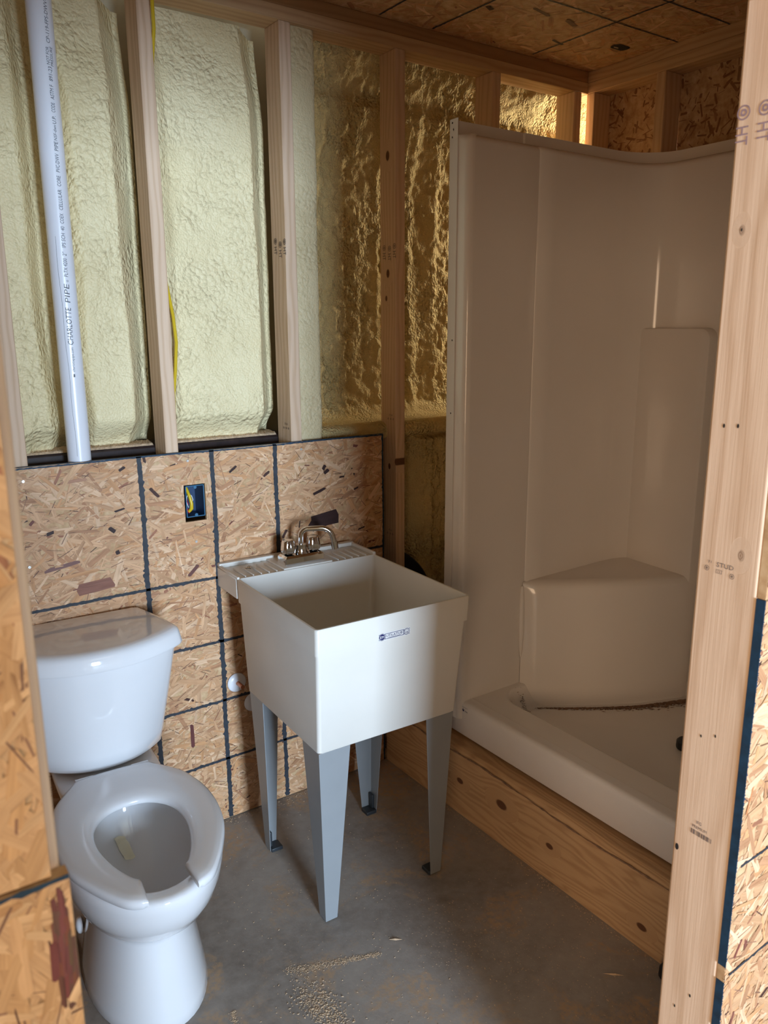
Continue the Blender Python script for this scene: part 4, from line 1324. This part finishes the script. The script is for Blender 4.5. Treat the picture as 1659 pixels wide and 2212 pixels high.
def TL(s, t, z):
    """toilet coordinates: s forward from the wall, t to the right seen from the door, z up"""
    return tuple(TT @ Vector((t, -s, z)))


def egg(s0, s1, hw, z, n=48, cfrac=0.45, eb=2.5, ef=2.1):
    pts = []
    sc = s0 + (s1 - s0) * cfrac
    for i in range(n):
        a = 2 * PI * i / n
        c, s = math.cos(a), math.sin(a)
        e = ef if c > 0 else eb
        ext = (s1 - sc) if c > 0 else (sc - s0)
        pts.append(TL(sc + ext * math.copysign(abs(c) ** (2 / e), c), hw * math.copysign(abs(s) ** (2 / e), s), z))
    return pts


bw = MB()
IN = dict(eb=2.0, ef=2.0, cfrac=0.5)
rings = [egg(0.262, 0.692, 0.139, 0.0), egg(0.258, 0.697, 0.142, 0.006), egg(0.262, 0.692, 0.139, 0.03), egg(0.270, 0.684, 0.130, 0.09), egg(0.278, 0.672, 0.119, 0.16), egg(0.285, 0.664, 0.113, 0.215), egg(0.285, 0.667, 0.114, 0.240),
         egg(0.285, 0.700, 0.132, 0.258), egg(0.282, 0.738, 0.152, 0.288), egg(0.280, 0.766, 0.166, 0.325), egg(0.278, 0.782, 0.175, 0.360), egg(0.276, 0.791, 0.179, 0.392), egg(0.276, 0.793, 0.179, 0.410), egg(0.279, 0.790, 0.176, 0.418),
         egg(0.290, 0.780, 0.166, 0.4205, **IN), egg(0.320, 0.755, 0.140, 0.420, **IN), egg(0.332, 0.746, 0.132, 0.412, **IN), egg(0.336, 0.743, 0.131, 0.39, **IN), egg(0.350, 0.735, 0.125, 0.35, **IN), egg(0.385, 0.715, 0.110, 0.312, **IN), egg(0.425, 0.70, 0.092, 0.277, **IN), egg(0.465, 0.68, 0.070, 0.247, **IN), egg(0.51, 0.66, 0.045, 0.222, **IN), egg(0.53, 0.62, 0.03, 0.206, **IN)]
bw.loft(rings)
bowl = bw.build('bowl', M['porcelain'], toilet, angle=60)
# tank shelf and trapway body behind the bowl
tb = MB()
tb.loft([egg(0.075, 0.50, 0.128, 0.0, eb=3.2), egg(0.075, 0.50, 0.131, 0.02, eb=3.2), egg(0.08, 0.495, 0.134, 0.07, eb=3.0), egg(0.09, 0.485, 0.130, 0.12, eb=3.0), egg(0.10, 0.47, 0.116, 0.17, eb=3.0), egg(0.11, 0.40, 0.098, 0.20, eb=3.0), egg(0.09, 0.318, 0.092, 0.245, eb=3.0, ef=3), egg(0.05, 0.314, 0.105, 0.34, eb=4, ef=4), egg(0.035, 0.312, 0.128, 0.385, eb=5, ef=5), egg(0.035, 0.312, 0.132, 0.412, eb=5, ef=5), egg(0.04, 0.310, 0.128, 0.418, eb=5, ef=5)])
tb.build('trapway', M['porcelain'], toilet, angle=60)
for t in (-1, 1):
    cap = MB()
    rr = [(0.0205, 0.0), (0.0205, 0.006), (0.018, 0.011), (0.010, 0.0145), (0.001, 0.0155)]
    cap.loft([[TL(0.365 + r * math.cos(2 * PI * i / 24), t * (0.124 + h), 0.105 + r * math.sin(2 * PI * i / 24)) for i in range(24)] for r, h in rr])
    cap.build('bolt_cap', M['porcelain'], toilet, angle=50)


def tank_ring(hb, hf, sb, sc, bow, z, n=10, r=0.022):
    """bow-fronted tank outline: half widths at the back and at the front corners, back, corner and bow depths"""
    pts = []
    for t in np.linspace(-1, 1, 2 * n + 1):
        tt = t * (hf - 0.012)
        pts.append((sc + bow * (1 - abs(t) ** 2.2), tt))
    pts.append((sc - 0.010, hf - 0.003))
    pts.append((sc - 0.024, hf))
    for k in (0.25, 0.5, 0.75):
        pts.append((sc - 0.024 + (sb + r - sc + 0.024) * k, hf + (hb - hf) * k + 0.004 * math.sin(PI * k)))
    for a in np.linspace(0, PI / 2, 6):
        pts.append((sb + r - r * math.sin(a), hb - r + r * math.cos(a)))
    m = len(pts)
    left = [(s, -t) for s, t in pts[2 * n + 1:]]
    return [TL(s, t, z) for s, t in pts + left[::-1]]


tk = MB()
tk.loft([tank_ring(0.115, 0.125, 0.04, 0.14, 0.045, 0.421), tank_ring(0.142, 0.150, 0.032, 0.160, 0.060, 0.427), tank_ring(0.150, 0.160, 0.028, 0.172, 0.066, 0.440), tank_ring(0.153, 0.166, 0.026, 0.182, 0.068, 0.480), tank_ring(0.157, 0.182, 0.022, 0.208, 0.070, 0.60), tank_ring(0.160, 0.200, 0.018, 0.233, 0.072, 0.735), tank_ring(0.160, 0.201, 0.018, 0.234, 0.072, 0.743)])
tk.build('tank', M['porcelain'], toilet, angle=45)
ld = MB()
ld.loft([tank_ring(0.162, 0.205, 0.016, 0.240, 0.074, 0.7435), tank_ring(0.168, 0.214, 0.012, 0.250, 0.075, 0.7455), tank_ring(0.169, 0.216, 0.010, 0.252, 0.076, 0.752), tank_ring(0.165, 0.211, 0.012, 0.246, 0.075, 0.778), tank_ring(0.163, 0.208, 0.014, 0.243, 0.074, 0.786), tank_ring(0.156, 0.200, 0.020, 0.235, 0.072, 0.7920), tank_ring(0.146, 0.188, 0.030, 0.223, 0.069, 0.7935), tank_ring(0.07, 0.09, 0.09, 0.15, 0.03, 0.7935)])
ld.build('tank_lid', M['porcelain'], toilet, angle=50)
# open-front seat


def catmull(pts, n):
    out = []
    m = len(pts)
    for i in range(m - 1):
        p0, p1, p2, p3 = pts[max(i - 1, 0)], pts[i], pts[i + 1], pts[min(i + 2, m - 1)]
        for k in range(n):
            t = k / n
            out.append(tuple(0.5 * (2 * p1[j] + (p2[j] - p0[j]) * t + (2 * p0[j] - 5 * p1[j] + 4 * p2[j] - p3[j]) * t * t + (3 * p1[j] - p0[j] - 3 * p2[j] + p3[j]) * t ** 3) for j in range(2)))
    out.append(tuple(pts[-1]))
    return out


half_out = [(0.806, 0.052), (0.790, 0.085), (0.758, 0.110), (0.70, 0.142), (0.63, 0.171), (0.55, 0.185), (0.47, 0.184), (0.41, 0.172), (0.355, 0.153), (0.285, 0.103), (0.270, 0.086), (0.263, 0.03)]
half_in = [(0.722, 0.047), (0.715, 0.055), (0.695, 0.066), (0.655, 0.082), (0.60, 0.096), (0.55, 0.101), (0.505, 0.097), (0.472, 0.084), (0.448, 0.064), (0.434, 0.044), (0.428, 0.026), (0.426, 0.010)]
ho, hi = catmull(half_out, 5), catmull(half_in, 5)
outl = ho + [(s, -t) for s, t in reversed(ho)]
inl = hi + [(s, -t) for s, t in reversed(hi)]
st = MB()
rings = []
n = len(outl)
for i in range(n):
    o_, i_ = Vector(outl[i]), Vector(inl[i])
    e = min(i, n - 1 - i)
    ef = 1.0 if e > 3 else (0.55, 0.82, 0.94, 0.985)[e]
    ring = []
    for (f, z) in ((0.0, 0.004), (0.0, 0.016), (0.02, 0.0215), (0.08, 0.0245), (0.25, 0.0260), (0.5, 0.0260), (0.75, 0.0250), (0.90, 0.0215), (0.97, 0.016), (1.0, 0.009), (0.99, 0.003), (0.9, 0.0), (0.5, 0.0), (0.08, 0.0)):
        f2 = 0.5 + (f - 0.5) * (0.93 if ef < 0.9 else 1.0)
        p = o_ + (i_ - o_) * f2
        ring.append(TL(p.x, p.y, 0.4250 + 0.012 + (z - 0.012) * ef))
    rings.append(ring)
st.loft(rings)
seat = st.build('toilet_seat', M['seat'], toilet, angle=60)
for t in (-0.07, 0.07):
    hg = MB()
    hg.tube([TL(0.268, t - 0.022, 0.436), TL(0.268, t + 0.022, 0.436)], 0.0105, 14)
    hg.tube([TL(0.262, t, 0.418), TL(0.262, t, 0.436)], 0.010, 14)
    hg.build('seat_hinge', M['seat'], toilet, angle=40)
for (s, t) in ((0.36, 0.13), (0.36, -0.13), (0.70, 0.105), (0.70, -0.105)):
    MB().lathe([(0.0, 0), (0.010, 0), (0.010, 0.008), (0.0, 0.008)], TL(s, t, 0.4185), 'z', 14).build('seat_bumper', M['seat'], toilet)
# paper label left in the bowl
M['paper'] = plain('cream_paper', (0.86, 0.80, 0.60), 0.7, var=0.04)
pp = MB()
P = []
for i in range(9):
    row = []
    for j in range(5):
        u, v = (i / 8 - 0.5), (j / 4 - 0.5)
        row.append(TL(0.405 + u * 0.044 + 0.001 * math.sin(j * 2.1 + i), -0.012 + v * 0.026 + u * 0.014, 0.306 - u * 0.039 + 0.003 * math.sin(i * 1.1 + j)))
    P.append(row)
pp.grid(P)
tag(pp.build('paper_scrap', M['paper'], angle=60), 'torn cream paper label lying in the toilet bowl', 'paper')

# ------------------------------------------------------------------ vent pipe with its printing
pipe = empty('vent_pipe', (-0.272, 0.022, 1.0), 'white PVC vent pipe with printed lettering left of the second stud', 'pipe')
PX, PY, PR = -0.2715, 0.0205, 0.0302
MB().tube([(PX - 0.002, PY + 0.016, 0.10), (PX, PY, 1.222), (PX + 0.0015, PY, 2.44)], PR, 40).build('pipe', M['pvc'], pipe, angle=60)


def on_pipe(ang0):
    """lettering that reads upwards, wrapped on the pipe; ang0 = direction it faces (0 = towards the door, + to the right)"""
    def f(a, b):
        th = ang0 + 0.45 * (a - 1.57) + (-b) / (PR + 0.0005)
        return (PX + 0.0008 + (PR + 0.0006) * math.sin(th), PY - (PR + 0.0006) * math.cos(th), a)
    return f


mb = MB()
op = on_pipe(0.067)
for (s, z0, z1, h, b0) in (('charlottepipe.com', 1.458, 1.520, 0.0052, 0.0), ('CHARLOTTE', 1.527, 1.621, 0.0105, -0.0015), ('PIPE', 1.633, 1.680, 0.0098, -0.0015), ('PLTX 4200', 1.697, 1.742, 0.0075, -0.001), ('2"', 1.748, 1.758, 0.0075, -0.001), ('IPS SCH', 1.768, 1.803, 0.0072, -0.001), ('40', 1.809, 1.819, 0.0072, -0.001), ('COEX', 1.826, 1.850, 0.0072, -0.001),
                           ('CELLULAR', 1.858, 1.906, 0.0072, -0.001), ('CORE', 1.914, 1.939, 0.0072, -0.001), ('PVC-DWV', 1.947, 1.990, 0.0072, -0.001), ('PIPE', 1.996, 2.018, 0.0072, -0.001), ('NSF-dwv', 2.020, 2.056, 0.0058, 0.0), ('U.P.', 2.058, 2.076, 0.0072, -0.001), ('CODE', 2.084, 2.106, 0.0072, -0.001),
                           ('ASTM F', 2.113, 2.146, 0.0072, -0.001), ('891-23', 2.154, 2.186, 0.0072, -0.001), ('CP-119-FPS-DWV-CP-110', 2.238, 2.370, 0.0068, -0.001)):
    text_fit(mb, s, z0, z1, b0, h * 1.3, op, 0.12)
text_fit(mb, 'NOT FOR', 2.190, 2.229, 0.0034, 0.0074, op, 0.12)
text_fit(mb, 'PRESSURE', 2.188, 2.231, -0.0062, 0.0074, op, 0.12)
disc(mb, (1.687, 0.0015), 0.0016, 0.0024, op, 12)
rect2(mb, 1.444, 1.452, 0.0005, 0.0045, op)
mb.build('pipe_print', M['print'], pipe, smooth=False, recalc=False)
mb = MB()
sc_ = [(1.235 + 0.56 * i / 40, -0.42 + 0.03 * math.sin(i * 0.5) - 0.004 * i) for i in range(41)]
for (za, ta), (zb, tb_) in zip(sc_[:-1], sc_[1:]):
    q = [(PX + 0.0005 + (PR + 0.0007) * math.sin(t_), PY - (PR + 0.0007) * math.cos(t_), z_) for z_, t_ in ((za, ta), (za, ta + 0.018), (zb, tb_ + 0.018), (zb, tb_))]
    mb.add(q, [(0, 1, 2, 3)])
mb.build('scuff_line', M['print'], pipe, smooth=False, recalc=False)

# ------------------------------------------------------------------ electrical box with wires
eb = empty('electrical_box', (0.036, 0.02, 1.067), 'blue electrical box with coiled wires set in the OSB panel', 'outlet box')
bx = MB()
X0, X1, Z0, Z1, Y0, Y1 = 0.0085, 0.0655, 1.0255, 1.1195, -0.0105, 0.060
w = 0.002
bx.box(X0, X0 + w, Y0, Y1, Z0, Z1).box(X1 - w, X1, Y0, Y1, Z0, Z1).box(X0, X1, Y0, Y1, Z0, Z0 + w).box(X0, X1, Y0, Y1, Z1 - w, Z1).box(X0, X1, Y1 - w, Y1, Z0, Z1)
bx.build('box_shell', M['box_blue'], eb, bevel=0.0006)
rm = MB()
for (a, b, c, d) in ((X0 - .0003, X0 + w + .0004, Z0, Z1), (X1 - w - .0004, X1 + .0003, Z0, Z1), (X0, X1, Z0 - .0003, Z0 + w + .0004), (X0, X1, Z1 - w - .0004, Z1 + .0003)):
    rm.box(a, b, Y0 - 0.0009, Y0 + 0.001, c, d)
rm.build('box_rim', M['rim_blue'], eb, bevel=0.0004)
for z in (Z0 + 0.0055, Z1 - 0.0055):
    e = MB().lathe([(0.0022, 0.0), (0.0048, 0.0), (0.0048, 0.003), (0.0022, 0.003)], ((X0 + X1) / 2 + 0.001, Y0 + 0.0015, z), 'y', 18)
    e.build('screw_ear', M['rim_blue'], eb)
MB().tube([(0.019, 0.020, 1.117), (0.0195, 0.006, 1.105), (0.024, -0.001, 1.085), (0.0275, -0.004, 1.065), (0.027, -0.003, 1.050), (0.022, 0.004, 1.041)], [0.0042, 0.0045, 0.0048, 0.0052, 0.0056, 0.0050], 12).build('yellow_cable', M['yellow'], eb)
for pth, r in (([(0.012, 0.012, 1.112), (0.017, 0.004, 1.104), (0.021, 0.006, 1.098)], 0.0012), ([(0.0115, 0.012, 1.106), (0.017, 0.006, 1.098), (0.022, 0.008, 1.092)], 0.0012),
               ([(0.022, 0.004, 1.094), (0.0155, 0.0, 1.084), (0.0135, -0.001, 1.072), (0.017, 0.001, 1.060), (0.0215, 0.006, 1.052)], 0.0011), ([(0.024, 0.003, 1.094), (0.031, 0.0, 1.086), (0.0335, -0.001, 1.076), (0.032, 0.002, 1.066)], 0.0011)):
    MB().tube(pth, r, 8).build('white_wire', M['white_wire'], eb)
MB().tube([(0.0165, 0.012, 1.050), (0.018, 0.006, 1.043), (0.022, 0.003, 1.036)], [0.0032, 0.0034, 0.0030], 10).build('red_wire', M['red_wire'], eb)
MB().tube([(0.019, 0.014, 1.078), (0.018, 0.009, 1.068), (0.020, 0.008, 1.060)], 0.003, 10).build('red_wire', M['red_wire'], eb)

# yellow cable run beside the second stud
yc = empty('electrical_cable', (0.006, 0.03, 2.0), 'yellow electrical cable running down the right side of the second stud', 'cable')
MB().tube([(0.0, -0.020, 2.490), (-0.001, -0.016, 2.40), (0.002, -0.008, 2.32), (0.006, 0.030, 2.25), (0.0065, 0.064, 2.12), (0.0065, 0.066, 1.80), (0.0075, 0.034, 1.69), (0.013, 0.012, 1.60), (0.0165, 0.010, 1.53), (0.011, 0.016, 1.45), (0.0065, 0.030, 1.38), (0.0065, 0.040, 1.24)], 0.0048, 10).build('cable', M['yellow'], yc)

# black round lid standing in the stud bay behind the sink
hs = MB().lathe([(0.0, 0.0), (0.269, 0.0), (0.286, -0.004), (0.292, -0.012), (0.292, 0.010), (0.286, 0.014), (0.276, 0.012), (0.270, 0.006), (0.0, 0.006)], (0.738, 0.114, 0.497), 'y', 72)
tag(hs.build('plastic_disc', M['rubber'], angle=60), 'black plastic disc standing behind the stud between sink and shower', 'disc')

# black plug at the platform foot by the door stud
bp_ = MB().lathe([(0.0, 0.0), (0.017, 0.0), (0.019, 0.004), (0.018, 0.026), (0.013, 0.034), (0.0, 0.035)], (0.697, -1.245, 0.0002), 'z', 20)
tag(bp_.build('rubber_plug', M['rubber']), 'black rubber plug on the floor against the platform board', 'plug')

# ------------------------------------------------------------------ sawdust and splinters on the floor
rg = random.Random(77)


def chip(mb, x, y, L, W, H, a, z=0.0004):
    c, s = math.cos(a), math.sin(a)
    vs = []
    for (u, v, h) in ((-L, 0, 0), (0, -W, 0), (L, 0, 0), (0, W, 0), (rg.uniform(-.3, .3) * L, 0, H)):
        vs.append((x + u * c - v * s, y + u * s + v * c, z + h))
    mb.add(vs, [(0, 1, 4), (1, 2, 4), (2, 3, 4), (3, 0, 4)])


sd = MB()
for i in range(7000):
    m = rg.random()
    if m < 0.13:      # ridge of sawdust where a plate was cut
        t = rg.random()
        x, y = -0.06 + 0.22 * t + rg.gauss(0, 0.006), -0.690 - 0.085 * t + rg.gauss(0, 0.004 + 0.004 * (1 - t))
        L = rg.uniform(0.0007, 0.0028)
    elif m < 0.25:    # heap in the foreground
        x, y = rg.gauss(-0.045, 0.024), rg.gauss(-0.84, 0.055)
        L = rg.uniform(0.0008, 0.0042)
    elif m < 0.36:    # curved trace by the toilet
        t = rg.random()
        x, y = -0.160 - 0.085 * t ** 0.6 + rg.gauss(0, 0.004), -0.640 - 0.20 * t ** 1.6 + rg.gauss(0, 0.004)
        L = rg.uniform(0.0008, 0.003)
    elif m < 0.50:    # band towards the platform
        t = rg.random()
        x, y = 0.30 + 0.22 * t + rg.gauss(0, 0.07), -0.80 - 0.25 * t + rg.gauss(0, 0.09)
        L = 0.0005 + 0.002 * rg.random() ** 2
    elif m < 0.58:
        x, y = 0.715 - abs(rg.gauss(0, 0.012)), rg.uniform(-1.4, -0.1)
        L = rg.uniform(0.0008, 0.003)
    elif m < 0.66:
        x, y = rg.uniform(-0.1, 0.70), -0.016 - abs(rg.gauss(0, 0.02))
        L = rg.uniform(0.0008, 0.003)
    else:
        x, y = rg.uniform(-0.42, 0.70), rg.uniform(-1.45, -0.03)
        L = 0.0006 + 0.0026 * rg.random() ** 2
    if any(math.hypot(x - lx_, y - ly_) < 0.055 for lx_, ly_ in ((0.115, -0.62), (0.50, -0.63), (0.128, -0.185), (0.52, -0.20))):
        continue
    if x > 0.715 or (-0.50 < x < -0.15 and y > -0.72):
        continue
    chip(sd, x, y, L, L * rg.uniform(0.25, 0.7), L * rg.uniform(0.2, 0.5), rg.uniform(0, PI))
tag(sd.build('sawdust', M['sawdust'], smooth=False), 'pale sawdust scattered over the concrete floor', 'sawdust', kind='stuff')
for (x, y, L, a, lab_) in ((0.597, -1.164, 0.026, -0.75, 'longest pale wood splinter on the floor near the door stud'), (0.224, -0.759, 0.018, -0.6, 'short pale splinter on the floor in front of the sink')):
    sl = MB()
    chip(sl, x, y, L, 0.0035, 0.003, a, 0.0006)
    tag(sl.build('wood_splinter', M['sawdust'], smooth=False), lab_, 'splinter', 'wood splinters on the floor')
